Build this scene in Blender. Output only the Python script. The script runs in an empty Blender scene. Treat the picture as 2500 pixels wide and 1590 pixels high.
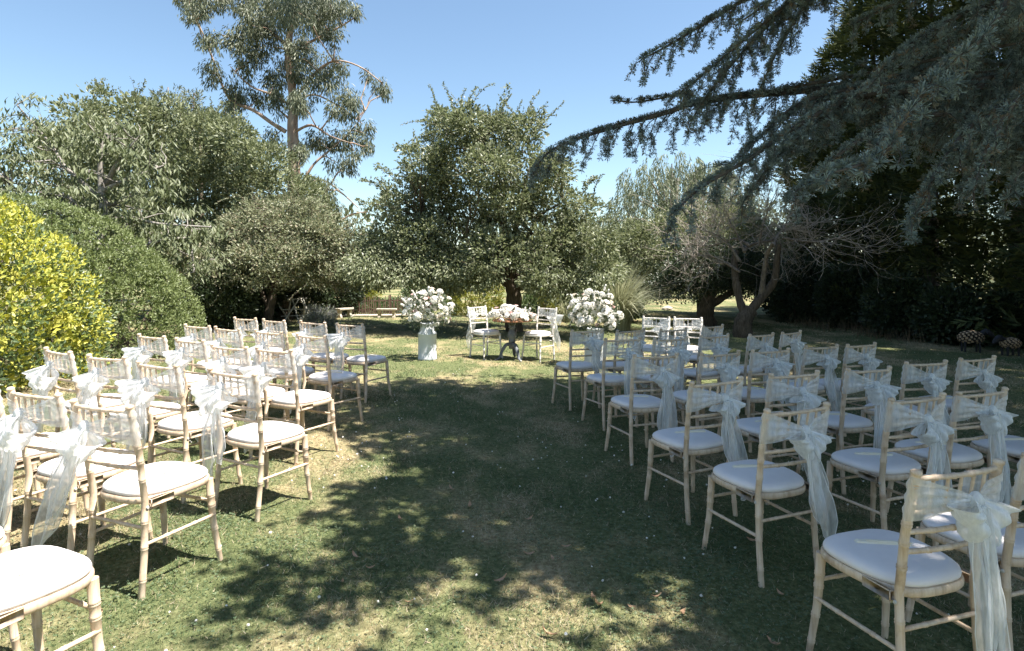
import bpy, math, random
import numpy as np
from mathutils import Vector, Matrix

SC = bpy.context.scene
COL = SC.collection
R = math.radians
rng = np.random.default_rng(7)
random.seed(7)

# ---------------------------------------------------------------- camera, sky, sun, exposure
EYE = 1.57
FPX, CXP, HZP = 1480.0, 1250.0, 660.0          # focal length, centre and horizon in photograph pixels
cam_d = bpy.data.cameras.new('camera')
cam = bpy.data.objects.new('camera', cam_d)
COL.objects.link(cam)
cam.location = (0, 0, EYE)
cam.rotation_euler = (R(90), 0, 0)
cam_d.sensor_width = 36
cam_d.lens = FPX / 2500 * 36
cam_d.shift_y = -(795 - HZP) / 2500
cam_d.clip_start = 0.05
cam_d.clip_end = 2000
SC.camera = cam

SUN = Vector((0.45, -0.15, 1.0)).normalized()
world = bpy.data.worlds.new('World')
SC.world = world
world.use_nodes = True
wn = world.node_tree.nodes
wl = world.node_tree.links
bg = wn['Background']
sky = wn.new('ShaderNodeTexSky')
sky.sky_type = 'NISHITA'
sky.sun_disc = False
sky.sun_elevation = math.asin(SUN.z)
sky.sun_rotation = math.atan2(SUN.x, SUN.y)
sky.altitude = 0
sky.air_density = 1.0
sky.dust_density = 0.5
sky.ozone_density = 0.45
tint = wn.new('ShaderNodeVectorMath')          # the clear summer sky leans to cyan
tint.operation = 'MULTIPLY'
tint.inputs[1].default_value = (0.97, 1.035, 1.02)
wl.new(sky.outputs[0], tint.inputs[0])
wl.new(tint.outputs[0], bg.inputs[0])
bg.inputs[1].default_value = 0.07
sun_d = bpy.data.lights.new('sun', 'SUN')
sun_d.energy = 5.0
sun_d.angle = R(0.55)
sun_d.color = (1.0, 0.95, 0.87)
sun = bpy.data.objects.new('sun', sun_d)
COL.objects.link(sun)
sun.rotation_euler = SUN.to_track_quat('Z', 'Y').to_euler()
sun.location = (20, -6, 40)
vs = SC.view_settings
vs.view_transform = 'Standard'
vs.look = 'None'
vs.gamma = 1
vs.use_curve_mapping = False
vs.exposure = 1.62
cy = SC.cycles
cy.max_bounces = 6
cy.diffuse_bounces = 3
cy.glossy_bounces = 2
cy.transmission_bounces = 4
cy.transparent_max_bounces = 12
cy.use_adaptive_sampling = True
cy.adaptive_threshold = 0.02
cy.use_denoising = True
cy.sample_clamp_indirect = 6
cy.caustics_reflective = False
cy.caustics_refractive = False


def zg(x):
    return -0.022 * min(8.0, max(-8.0, x))


def zga(x):
    return -0.022 * np.clip(x, -8, 8)


def W(xd, yd, D):
    """A place D metres ahead, seen at a given spot of the photograph (2408 wide)."""
    return np.array([(xd * 1.0382 - CXP) / FPX * D, D, EYE - (yd * 1.0382 - HZP) / FPX * D])


# ---------------------------------------------------------------- mesh helpers
def nrm(a):
    return a / np.maximum(np.linalg.norm(a, axis=-1, keepdims=True), 1e-9)


def fast_mesh(name, V, F, smooth=False):
    V = np.asarray(V, np.float32).reshape(-1, 3)
    F = np.asarray(F, np.int32).reshape(-1, 3)
    me = bpy.data.meshes.new(name)
    me.vertices.add(len(V))
    me.vertices.foreach_set('co', V.ravel())
    me.loops.add(F.size)
    me.loops.foreach_set('vertex_index', F.ravel())
    me.polygons.add(len(F))
    me.polygons.foreach_set('loop_start', np.arange(0, F.size, 3, dtype=np.int32))
    me.polygons.foreach_set('use_smooth', np.full(len(F), smooth))
    me.update(calc_edges=True)
    return me


def link(name, me, mat=None, parent=None, kind=None, loc=None):
    o = bpy.data.objects.new(name, me)
    COL.objects.link(o)
    if mat is not None and me is not None:
        if len(me.materials) == 0:
            me.materials.append(mat)
    if parent is not None:
        o.parent = parent
    if kind:
        o['kind'] = kind
    if loc is not None:
        o.location = loc
    return o


def tag(o, label, cat, group=None, kind=None):
    o['label'] = label
    if cat:
        o['category'] = cat
    if group:
        o['group'] = group
    if kind:
        o['kind'] = kind
    return o


def empty(name, loc=(0, 0, 0), rz=0.0, label=None, cat=None, group=None):
    o = bpy.data.objects.new(name, None)
    COL.objects.link(o)
    o.empty_display_size = 0.1
    o.location = loc
    o.rotation_euler = (0, 0, rz)
    if label:
        tag(o, label, cat, group)
    return o


class MB:
    """Collects triangles of several shapes into one mesh."""

    def __init__(self):
        self.V, self.F, self.n = [], [], 0

    def add(self, V, F):
        V = np.asarray(V, float).reshape(-1, 3)
        F = np.asarray(F, int).reshape(-1, 3)
        self.V.append(V)
        self.F.append(F + self.n)
        self.n += len(V)
        return self

    def grid(self, P, closed_u=False, closed_v=False):
        P = np.asarray(P, float)
        nu, nv = P.shape[:2]
        iu = np.arange(nu if closed_u else nu - 1)
        iv = np.arange(nv if closed_v else nv - 1)
        a, b = np.meshgrid(iu, iv, indexing='ij')
        a, b = a.ravel(), b.ravel()
        a2, b2 = (a + 1) % nu, (b + 1) % nv
        q = np.stack([a * nv + b, a2 * nv + b, a2 * nv + b2, a * nv + b2], 1)
        return self.add(P.reshape(-1, 3), np.concatenate([q[:, [0, 1, 2]], q[:, [0, 2, 3]]]))

    def tube(self, pts, rad, n=8, cap=True, flat=1.0):
        pts = np.asarray(pts, float)
        rad = np.broadcast_to(np.asarray(rad, float), (len(pts),))
        T = nrm(np.gradient(pts, axis=0))
        ref = np.array([0, 0, 1.0]) if abs(T[0][2]) < .9 else np.array([1.0, 0, 0])
        u = nrm(np.cross(ref, T[0]))
        ring = []
        ang = np.arange(n) * 2 * np.pi / n
        for p, t, r in zip(pts, T, rad):
            u = nrm(u - t * np.dot(u, t))
            v = np.cross(t, u)
            ring.append(p + r * (np.cos(ang)[:, None] * u + flat * np.sin(ang)[:, None] * v))
        self.grid(np.array(ring), closed_v=True)
        if cap:
            for k, s in ((0, 1), (-1, -1)):
                P = np.vstack([ring[k], ring[k].mean(0)])
                i = np.arange(n)
                f = np.stack([np.full(n, n), (i + 1) % n, i], 1)
                self.add(P, f if s > 0 else f[:, ::-1])
        return self

    def lathe(self, prof, n=20, c=(0, 0, 0)):
        prof = np.asarray(prof, float)
        a = np.arange(n) * 2 * np.pi / n
        P = np.stack([np.outer(prof[:, 0], np.cos(a)), np.outer(prof[:, 0], np.sin(a)),
                      np.repeat(prof[:, 1:2], n, 1)], -1) + np.asarray(c, float)
        return self.grid(P[:, ::-1], closed_v=True)

    def box(self, c, s, rot=None, taper=1.0):
        x, y, z = np.asarray(s, float) / 2
        b = min(x, y, z) * .22
        # chamfered box: 24 points
        V, out = [], []
        for sx in (-1, 1):
            for sy in (-1, 1):
                for sz in (-1, 1):
                    for k in range(3):
                        d = np.array([sx * x, sy * y, sz * z])
                        m = np.array([sx * b, sy * b, sz * b])
                        m[k] = 0
                        V.append(d - m)
        V = np.array(V)
        if taper != 1.0:
            V[:, :2] *= np.where(V[:, 2:] > 0, taper, 1.0)
        F = hull_faces_box()
        if rot is not None:
            V = V @ np.array(rot).T
        return self.add(V + np.asarray(c, float), F)

    def build(self, name, mat, parent=None, kind=None, smooth=False, loc=None):
        me = self.mesh(name, mat, smooth)
        return link(name, me, None, parent, kind, loc)

    def mesh(self, name, mat, smooth=False):
        me = fast_mesh(name, np.concatenate(self.V), np.concatenate(self.F), smooth)
        me.materials.append(mat)
        return me


_HB = None


def hull_faces_box():
    global _HB
    if _HB is None:
        idx = {}
        i = 0
        for sx in (-1, 1):
            for sy in (-1, 1):
                for sz in (-1, 1):
                    for k in range(3):
                        idx[(sx, sy, sz, k)] = i
                        i += 1
        F = []
        S = (-1, 1)

        def sgn(axis, s, a, b):
            v = [0, 0, 0]
            v[axis] = s
            v[(axis + 1) % 3] = a
            v[(axis + 2) % 3] = b
            return tuple(v)
        for ax in range(3):
            for s in S:
                q = [idx[sgn(ax, s, a, b) + (ax,)] for a, b in ((-1, -1), (1, -1), (1, 1), (-1, 1))]
                if s < 0:
                    q = q[::-1]
                F += [(q[0], q[1], q[2]), (q[0], q[2], q[3])]
        for ax in range(3):
            o1, o2 = (ax + 1) % 3, (ax + 2) % 3
            for a in S:
                for b in S:
                    def k(s, pt):
                        return idx[sgn(ax, s, a, b) + (pt,)]
                    q = [k(-1, o1), k(1, o1), k(1, o2), k(-1, o2)]
                    if a * b < 0:
                        q = q[::-1]
                    F += [(q[0], q[1], q[2]), (q[0], q[2], q[3])]
        for sx in S:
            for sy in S:
                for sz in S:
                    t = [idx[(sx, sy, sz, k)] for k in range(3)]
                    if sx * sy * sz < 0:
                        t = t[::-1]
                    F.append(tuple(t))
        _HB = np.array(F)
    return _HB


def rotz(a):
    c, s = math.cos(a), math.sin(a)
    return np.array([[c, -s, 0], [s, c, 0], [0, 0, 1]])


# ---------------------------------------------------------------- materials
def new_mat(name):
    m = bpy.data.materials.new(name)
    m.use_nodes = True
    nt = m.node_tree
    return m, nt, nt.nodes, nt.links, nt.nodes['Principled BSDF']


def ramp(N, L, src, stops):
    r = N.new('ShaderNodeValToRGB')
    e = r.color_ramp.elements
    while len(e) < len(stops):
        e.new(0.5)
    for k, (p, c) in enumerate(stops):
        e[k].position = p
        e[k].color = (*c, 1)
    L.new(src, r.inputs[0])
    return r


def noise(N, L, vec, scale, detail=4, rough=.6):
    n = N.new('ShaderNodeTexNoise')
    n.inputs['Scale'].default_value = scale
    n.inputs['Detail'].default_value = detail
    n.inputs['Roughness'].default_value = rough
    if vec is not None:
        L.new(vec, n.inputs['Vector'])
    return n


def leaf_mat(name, cols, grey=.0, trans=.3, rough=.45, spec=.4):
    """Leaf: its own colour drawn per leaf, light passing through."""
    m, nt, N, L, p = new_mat(name)
    geo = N.new('ShaderNodeNewGeometry')
    k = len(cols)
    cols = [tuple(v + (.3 * c[0] + .6 * c[1] + .1 * c[2] - v) * grey for v in c) for c in cols]
    rp = ramp(N, L, geo.outputs['Random Per Island'], [(i / max(1, k - 1), c) for i, c in enumerate(cols)])
    L.new(rp.outputs[0], p.inputs['Base Color'])
    p.inputs['Roughness'].default_value = rough
    p.inputs['Specular IOR Level'].default_value = spec
    t = N.new('ShaderNodeBsdfTranslucent')
    hs = N.new('ShaderNodeHueSaturation')
    hs.inputs['Saturation'].default_value = 1.15
    hs.inputs['Value'].default_value = 1.3
    L.new(rp.outputs[0], hs.inputs['Color'])
    L.new(hs.outputs[0], t.inputs['Color'])
    mx = N.new('ShaderNodeMixShader')
    mx.inputs[0].default_value = trans
    L.new(p.outputs[0], mx.inputs[1])
    L.new(t.outputs[0], mx.inputs[2])
    L.new(mx.outputs[0], N['Material Output'].inputs[0])
    return m


def rough_mat(name, c1, c2, scale=20, rough=.7, bump=.3, stretch=(1, 1, 1), spec=.3, metal=0.0, bscale=None):
    m, nt, N, L, p = new_mat(name)
    tc = N.new('ShaderNodeTexCoord')
    mp = N.new('ShaderNodeMapping')
    mp.inputs['Scale'].default_value = stretch
    L.new(tc.outputs['Object'], mp.inputs[0])
    n = noise(N, L, mp.outputs[0], scale)
    rp = ramp(N, L, n.outputs['Fac'], [(.32, c1), (.68, c2)])
    L.new(rp.outputs[0], p.inputs['Base Color'])
    p.inputs['Roughness'].default_value = rough
    p.inputs['Specular IOR Level'].default_value = spec
    p.inputs['Metallic'].default_value = metal
    if bump:
        nb = noise(N, L, mp.outputs[0], bscale or scale * 2.5)
        b = N.new('ShaderNodeBump')
        b.inputs['Strength'].default_value = bump
        b.inputs['Distance'].default_value = .01
        L.new(nb.outputs['Fac'], b.inputs['Height'])
        L.new(b.outputs[0], p.inputs['Normal'])
    return m


def organza_mat(name, alpha, col=(.91, .92, .91)):
    m, nt, N, L, p = new_mat(name)
    N.remove(p)
    tr = N.new('ShaderNodeBsdfTransparent')
    d = N.new('ShaderNodeBsdfDiffuse')
    d.inputs[0].default_value = (*col, 1)
    t = N.new('ShaderNodeBsdfTranslucent')
    t.inputs[0].default_value = (*col, 1)
    g = N.new('ShaderNodeBsdfGlossy')
    g.inputs[0].default_value = (.9, .9, .9, 1)
    g.inputs[1].default_value = .35
    a = N.new('ShaderNodeMixShader')
    a.inputs[0].default_value = .45
    L.new(d.outputs[0], a.inputs[1])
    L.new(t.outputs[0], a.inputs[2])
    b = N.new('ShaderNodeMixShader')
    b.inputs[0].default_value = .07
    L.new(a.outputs[0], b.inputs[1])
    L.new(g.outputs[0], b.inputs[2])
    tc = N.new('ShaderNodeTexCoord')
    mp = N.new('ShaderNodeMapping')
    mp.inputs['Scale'].default_value = (9, 9, 1.6)
    L.new(tc.outputs['Object'], mp.inputs[0])
    n = noise(N, L, mp.outputs[0], 7, 3)
    mr = N.new('ShaderNodeMapRange')
    mr.inputs['From Min'].default_value = .3
    mr.inputs['From Max'].default_value = .7
    mr.inputs['To Min'].default_value = alpha - .12
    mr.inputs['To Max'].default_value = alpha + .14
    L.new(n.outputs['Fac'], mr.inputs[0])
    # the weave closes up at grazing angles
    lw = N.new('ShaderNodeLayerWeight')
    lw.inputs['Blend'].default_value = .35
    ad = N.new('ShaderNodeMath')
    ad.operation = 'MULTIPLY_ADD'
    ad.inputs[1].default_value = .35
    L.new(lw.outputs['Facing'], ad.inputs[0])
    L.new(mr.outputs[0], ad.inputs[2])
    mx = N.new('ShaderNodeMixShader')
    L.new(ad.outputs[0], mx.inputs[0])
    L.new(tr.outputs[0], mx.inputs[1])
    L.new(b.outputs[0], mx.inputs[2])
    L.new(mx.outputs[0], N['Material Output'].inputs[0])
    return m


def wood_limed(name, c1, c2, c3):
    """Limed beech: long streaks of bare wood under a worn white wash."""
    m, nt, N, L, p = new_mat(name)
    tc = N.new('ShaderNodeTexCoord')
    mp = N.new('ShaderNodeMapping')
    mp.inputs['Scale'].default_value = (60, 60, 5)
    L.new(tc.outputs['Object'], mp.inputs[0])
    n = noise(N, L, mp.outputs[0], 1.0, 5)
    oi = N.new('ShaderNodeObjectInfo')
    rp = ramp(N, L, n.outputs['Fac'], [(.3, c1), (.5, c2), (.72, c3)])
    sh = N.new('ShaderNodeVectorMath')
    sh.operation = 'ADD'
    ml = N.new('ShaderNodeMath')
    ml.operation = 'MULTIPLY'
    ml.inputs[1].default_value = 60
    L.new(oi.outputs['Random'], ml.inputs[0])
    L.new(tc.outputs['Object'], sh.inputs[0])
    L.new(ml.outputs[0], sh.inputs[1])
    n2 = noise(N, L, sh.outputs[0], 9, 5, .65)
    wr = ramp(N, L, n2.outputs['Fac'], [(.54, (0, 0, 0)), (.66, (.6, .6, .6))])
    mw = N.new('ShaderNodeMix')
    mw.data_type = 'RGBA'
    L.new(wr.outputs[0], mw.inputs[0])
    L.new(rp.outputs[0], mw.inputs[6])
    mw.inputs[7].default_value = (c1[0] * .72, c1[1] * .66, c1[2] * .6, 1)
    hv = N.new('ShaderNodeHueSaturation')
    mr = N.new('ShaderNodeMapRange')
    mr.inputs['To Min'].default_value = .9
    mr.inputs['To Max'].default_value = 1.06
    L.new(oi.outputs['Random'], mr.inputs[0])
    L.new(mr.outputs[0], hv.inputs['Value'])
    L.new(mw.outputs[2], hv.inputs['Color'])
    L.new(hv.outputs[0], p.inputs['Base Color'])
    p.inputs['Roughness'].default_value = .5
    p.inputs['Specular IOR Level'].default_value = .35
    b = N.new('ShaderNodeBump')
    b.inputs['Strength'].default_value = .25
    b.inputs['Distance'].default_value = .002
    L.new(n.outputs['Fac'], b.inputs['Height'])
    L.new(b.outputs[0], p.inputs['Normal'])
    return m


def dry_factor(N, L):
    """Parched patches of the lawn, the same pattern for soil, blades and clover."""
    geo = N.new('ShaderNodeNewGeometry')
    mp = N.new('ShaderNodeMapping')
    mp.inputs['Scale'].default_value = (1, .62, 0)
    L.new(geo.outputs['Position'], mp.inputs[0])
    a = noise(N, L, mp.outputs[0], .75, 5, .62)
    b = noise(N, L, mp.outputs[0], 4.2, 4, .6)
    mx = N.new('ShaderNodeMath')
    mx.operation = 'MULTIPLY_ADD'
    mx.inputs[1].default_value = .4
    L.new(b.outputs['Fac'], mx.inputs[0])
    L.new(a.outputs['Fac'], mx.inputs[2])
    mr = N.new('ShaderNodeMapRange')
    mr.interpolation_type = 'SMOOTHSTEP'
    mr.inputs['From Min'].default_value = .62
    mr.inputs['From Max'].default_value = .88
    L.new(mx.outputs[0], mr.inputs[0])
    return geo, mr.outputs[0]


def grass_mat(name, greens, dries, trans=.25, rough=.6):
    m, nt, N, L, p = new_mat(name)
    geo, dry = dry_factor(N, L)
    rnd = geo.outputs['Random Per Island']
    g = ramp(N, L, rnd, [(i / (len(greens) - 1), c) for i, c in enumerate(greens)])
    d = ramp(N, L, rnd, [(i / (len(dries) - 1), c) for i, c in enumerate(dries)])
    # each blade is either green or dry, more often dry in a parched patch
    w = N.new('ShaderNodeTexWhiteNoise')
    w.noise_dimensions = '1D'
    L.new(rnd, w.inputs['W'])
    dd = N.new('ShaderNodeMath')
    dd.operation = 'MULTIPLY_ADD'
    dd.inputs[1].default_value = .75
    dd.inputs[2].default_value = .10
    L.new(dry, dd.inputs[0])
    lt = N.new('ShaderNodeMath')
    lt.operation = 'LESS_THAN'
    L.new(w.outputs['Value'], lt.inputs[0])
    L.new(dd.outputs[0], lt.inputs[1])
    mx = N.new('ShaderNodeMix')
    mx.data_type = 'RGBA'
    L.new(lt.outputs[0], mx.inputs[0])
    L.new(g.outputs[0], mx.inputs[6])
    L.new(d.outputs[0], mx.inputs[7])
    L.new(mx.outputs[2], p.inputs['Base Color'])
    p.inputs['Roughness'].default_value = rough
    p.inputs['Specular IOR Level'].default_value = .25
    t = N.new('ShaderNodeBsdfTranslucent')
    L.new(mx.outputs[2], t.inputs[0])
    ms = N.new('ShaderNodeMixShader')
    ms.inputs[0].default_value = trans
    L.new(p.outputs[0], ms.inputs[1])
    L.new(t.outputs[0], ms.inputs[2])
    L.new(ms.outputs[0], N['Material Output'].inputs[0])
    return m


def lawn_mat():
    m, nt, N, L, p = new_mat('lawn_turf')
    geo, dry = dry_factor(N, L)
    pos = geo.outputs['Position']
    n1 = noise(N, L, pos, 34, 5, .7)
    n2 = noise(N, L, pos, 3.0, 4)
    g = ramp(N, L, n1.outputs['Fac'], [(.3, (.035, .055, .02)), (.5, (.085, .115, .045)), (.7, (.17, .195, .085))])
    d = ramp(N, L, n1.outputs['Fac'], [(.3, (.16, .115, .065)), (.5, (.34, .27, .15)), (.7, (.50, .42, .26))])
    mx = N.new('ShaderNodeMix')
    mx.data_type = 'RGBA'
    ad = N.new('ShaderNodeMath')
    ad.operation = 'MULTIPLY_ADD'
    ad.inputs[1].default_value = .8
    ad.inputs[2].default_value = .12
    L.new(dry, ad.inputs[0])
    L.new(ad.outputs[0], mx.inputs[0])
    L.new(g.outputs[0], mx.inputs[6])
    L.new(d.outputs[0], mx.inputs[7])
    L.new(mx.outputs[2], p.inputs['Base Color'])
    p.inputs['Roughness'].default_value = .9
    p.inputs['Specular IOR Level'].default_value = .1
    b = N.new('ShaderNodeBump')
    b.inputs['Strength'].default_value = .9
    b.inputs['Distance'].default_value = .03
    L.new(n1.outputs['Fac'], b.inputs['Height'])
    L.new(b.outputs[0], p.inputs['Normal'])
    return m


M = {}
M['lawn'] = lawn_mat()
M['grass'] = grass_mat('grass_blade', [(.05, .085, .034), (.095, .14, .058), (.15, .195, .095)],
                       [(.25, .195, .125), (.38, .315, .21), (.54, .465, .33)])
M['clover'] = grass_mat('clover_leaf', [(.07, .11, .055), (.115, .16, .085), (.16, .20, .115)],
                        [(.12, .15, .08), (.18, .20, .11), (.3, .27, .17)])
M['chair'] = wood_limed('limed_wood', (.47, .34, .23), (.60, .465, .335), (.67, .56, .43))
M['white_chair'] = wood_limed('white_wood', (.55, .50, .44), (.70, .66, .60), (.78, .75, .70))
M['pad'] = rough_mat('ivory_seat_cloth', (.70, .655, .64), (.77, .725, .70), 5, .85, .5, spec=.15, bscale=8)
M['organza'] = organza_mat('white_organza', .40)
M['organza_dense'] = organza_mat('white_organza_folded', .76)
M['organza_tail'] = organza_mat('white_organza_single', .46)
M['hem'] = organza_mat('organza_hem', .85)
M['fan'] = rough_mat('pale_wooden_fan', (.72, .66, .52), (.82, .77, .64), 60, .6, 0, (1, .1, 1))
M['bolt'] = rough_mat('bolt_cap', (.45, .43, .38), (.55, .53, .48), 20, .4, 0)
M['bark'] = rough_mat('brown_bark', (.05, .037, .026), (.14, .11, .08), 9, .9, 1.0, (3, 3, .6))
M['bark_grey'] = rough_mat('grey_bark', (.16, .145, .13), (.36, .33, .30), 14, .9, .8, (2, 2, .7))
M['bark_dead'] = rough_mat('dead_wood', (.085, .068, .055), (.25, .21, .175), 12, .9, .8, (2, 2, .6))
M['bark_gum'] = rough_mat('peeling_gum_bark', (.20, .115, .075), (.46, .35, .27), 2.2, .8, .5, (2, 2, .4))
M['bark_cedar'] = rough_mat('cedar_bark', (.035, .03, .026), (.13, .115, .105), 12, .9, .9)
M['apple'] = leaf_mat('apple_leaf', [(0.085, 0.110, 0.037), (0.140, 0.171, 0.061), (0.195, 0.226, 0.091), (0.281, 0.293, 0.146)], grey=.28, spec=.45, rough=.42, trans=.34)
M['small_leaf'] = leaf_mat('hornbeam_leaf', [(0.105, 0.127, 0.046), (0.171, 0.198, 0.079), (0.242, 0.264, 0.121)], grey=.22, spec=.4, trans=.26)
M['thorn'] = leaf_mat('hawthorn_leaf', [(0.116, 0.137, 0.065), (0.189, 0.210, 0.110), (0.263, 0.278, 0.158), (0.273, 0.231, 0.147)], grey=.12, spec=.4, trans=.25)
M['cherry'] = leaf_mat('cherry_leaf', [(0.076, 0.097, 0.038), (0.126, 0.151, 0.063), (0.185, 0.202, 0.101)], grey=.12, spec=.4, rough=.5, trans=.3)
M['gum'] = leaf_mat('gum_leaf', [(0.085, 0.106, 0.060), (0.130, 0.150, 0.086), (0.195, 0.206, 0.126)], grey=.12, spec=.35, trans=.25)
M['willow'] = leaf_mat('willow_leaf', [(0.121, 0.143, 0.077), (0.176, 0.204, 0.116), (0.253, 0.270, 0.165)], grey=.12, spec=.35, trans=.3)
M['yellow'] = leaf_mat('golden_elder_leaf', [(.20, .24, .055), (.34, .36, .075), (.49, .47, .095), (.60, .56, .14)], spec=.4, trans=.3)
M['yellow_green'] = leaf_mat('golden_privet_leaf', [(.10, .13, .025), (.22, .23, .05), (.38, .35, .09)], spec=.35, trans=.3)
M['hedge'] = leaf_mat('clipped_hedge_leaf', [(.11, .145, .042), (.155, .195, .062), (.205, .24, .085)], grey=.12, spec=.4, trans=.25)
M['hedge_under'] = leaf_mat('green_shrub_leaf', [(.05, .085, .025), (.09, .135, .045), (.15, .20, .07)], grey=.12, spec=.5, trans=.25)
M['conifer'] = leaf_mat('cypress_spray', [(.026, .038, .016), (.045, .06, .022), (.10, .11, .038)], spec=.2, rough=.7, trans=.12)
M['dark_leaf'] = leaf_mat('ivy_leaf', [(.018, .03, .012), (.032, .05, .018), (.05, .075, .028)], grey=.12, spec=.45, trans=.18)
M['red_leaf'] = leaf_mat('copper_leaf', [(.11, .05, .035), (.17, .085, .06), (.15, .12, .06)], spec=.3, trans=.3)
M['far_leaf'] = leaf_mat('far_tree_leaf', [(0.084, 0.102, 0.048), (0.132, 0.150, 0.072), (0.192, 0.204, 0.102)], grey=.12, spec=.3, trans=.25)
M['silver'] = leaf_mat('lavender_leaf', [(.17, .19, .13), (.27, .29, .22), (.36, .37, .32), (.34, .32, .40)], spec=.3, trans=.2)
M['cedar'] = leaf_mat('blue_cedar_needle', [(0.056, 0.077, 0.069), (0.100, 0.131, 0.120), (0.144, 0.188, 0.175), (0.250, 0.312, 0.294), (0.175, 0.225, 0.210), (0.188, 0.131, 0.075)], spec=.3, rough=.55, trans=.14)
M['pampas'] = leaf_mat('pampas_blade', [(.22, .235, .14), (.33, .34, .22), (.46, .45, .32)], spec=.4, trans=.25)
M['straw'] = leaf_mat('dry_stalk', [(.09, .065, .04), (.14, .105, .065), (.20, .155, .10)], spec=.2, trans=.1)
M['petal_white'] = leaf_mat('white_petal', [(.80, .78, .73), (.86, .84, .80)], spec=.2, rough=.7, trans=.3)
M['petal_blush'] = leaf_mat('blush_petal', [(.74, .52, .49), (.82, .66, .62)], spec=.2, rough=.7, trans=.3)
M['petal_cream'] = leaf_mat('cream_petal', [(.80, .72, .62), (.84, .78, .70)], spec=.2, rough=.7, trans=.3)
M['bouquet_leaf'] = leaf_mat('bouquet_leaf', [(.03, .05, .022), (.06, .085, .04), (.11, .135, .085)], spec=.5, trans=.25)
M['churn'] = rough_mat('aged_grey_paint', (.52, .54, .56), (.62, .64, .66), 5, .5, .15, spec=.4, bscale=30)
M['table_grey'] = rough_mat('slate_grey_paint', (.11, .12, .13), (.16, .17, .18), 14, .5, .1)
M['table_top'] = rough_mat('brown_table_wood', (.20, .09, .045), (.33, .16, .08), 6, .45, .1, (1, 8, 8))
M['stone'] = rough_mat('weathered_stone', (.34, .29, .23), (.54, .49, .41), 12, .9, .6)
M['picket'] = rough_mat('weathered_picket', (.075, .045, .033), (.15, .10, .075), 14, .9, .4, (3, 3, .5))
M['pole'] = rough_mat('bleached_pole', (.42, .39, .34), (.62, .59, .52), 12, .9, .4, (3, 3, .5))
M['white_paint'] = rough_mat('white_garden_paint', (.6, .62, .64), (.74, .75, .76), 12, .6, .1)
M['log_end'] = rough_mat('cut_log_face', (.30, .20, .12), (.50, .37, .24), 26, .85, .2)
M['log_bark'] = rough_mat('log_bark', (.06, .045, .035), (.13, .10, .075), 26, .9, .4)
M['black_wood'] = rough_mat('charred_wood', (.012, .012, .014), (.03, .03, .034), 14, .6, .3)
M['dead_leaf'] = leaf_mat('fallen_leaf', [(.34, .20, .12), (.48, .32, .20), (.40, .22, .17)], spec=.3, trans=.15)
M['clover_head'] = leaf_mat('clover_flower', [(.66, .63, .58), (.78, .76, .72)], spec=.1, rough=.9, trans=.2)


# ---------------------------------------------------------------- foliage
def rand_unit(n):
    return nrm(rng.normal(size=(n, 3)))


def leaf_tris(P, D, Nn, Lg, Wd, fold=.25):
    D = nrm(D)
    Nn = nrm(Nn - D * np.sum(Nn * D, 1, keepdims=True))
    S = np.cross(D, Nn)
    Lg = np.broadcast_to(Lg, (len(P),))[:, None]
    Wd = np.broadcast_to(Wd, (len(P),))[:, None]
    mid = P + D * Lg * .45 + Nn * Wd * fold
    V = np.stack([P, mid - S * Wd * .5, P + D * Lg, mid + S * Wd * .5], 1).reshape(-1, 3)
    i = np.arange(len(P))[:, None] * 4
    F = np.concatenate([i + [0, 2, 1], i + [0, 3, 2]], 1).reshape(-1, 3)
    return V, F


def blade_tris(P, D, Lg, Wd):
    """Single triangles: needles and blades."""
    D = nrm(D)
    S = nrm(np.cross(D, rand_unit(len(P))))
    Lg = np.broadcast_to(Lg, (len(P),))[:, None]
    Wd = np.broadcast_to(Wd, (len(P),))[:, None]
    V = np.stack([P - S * Wd * .5, P + S * Wd * .5, P + D * Lg], 1).reshape(-1, 3)
    return V, np.arange(len(P) * 3).reshape(-1, 3)


def sample_ells(E, n, lo=.6, hi=1.0):
    """Points through the outer shell of a union of ellipsoids (cx, cy, cz, rx, ry, rz)."""
    E = np.asarray(E, float)
    w = (E[:, 3] * E[:, 4] * E[:, 5]) ** (2 / 3)
    out, cent = [], []
    need = n
    for _ in range(30):
        k = max(64, int(need * 1.6))
        j = rng.choice(len(E), k, p=w / w.sum())
        u = rand_unit(k)
        r = (lo ** 3 + (hi ** 3 - lo ** 3) * rng.random(k)) ** (1 / 3)
        P = E[j, :3] + u * E[j, 3:] * r[:, None]
        d = np.linalg.norm((P[:, None] - E[None, :, :3]) / E[None, :, 3:], axis=2)
        ok = d.min(1) > lo * .93
        out.append(P[ok])
        cent.append(E[j[ok], :3])
        need -= int(ok.sum())
        if need <= 0:
            break
    return np.concatenate(out)[:n], np.concatenate(cent)[:n]


def clumps(C, cen, cr, per, Lg, Wd, up=.5, droop=.0, out_w=.7, flatz=.8, fold=.25, wild=.8, hug=.5):
    """Leaves round every clump centre; returns triangles."""
    n = len(C) * per
    Cr = np.repeat(C, per, 0)
    rad = np.repeat(np.broadcast_to(cr, (len(C),)), per)[:, None]
    off = rand_unit(n) * (rng.random(n) ** .5)[:, None]
    P = Cr + off * rad * [1, 1, flatz]
    outw = nrm(Cr - np.repeat(cen, per, 0))
    D = off * .7 + outw * out_w + rng.normal(size=(n, 3)) * wild * .6 + [0, 0, up - droop]
    Nn = rng.normal(size=(n, 3)) * .5 + outw * hug + [.25, -.2, .45]      # blades turn to the southern light
    s = rng.uniform(.7, 1.25, n)
    return leaf_tris(P, D, Nn, Lg * s, Wd * s, fold)


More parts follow.
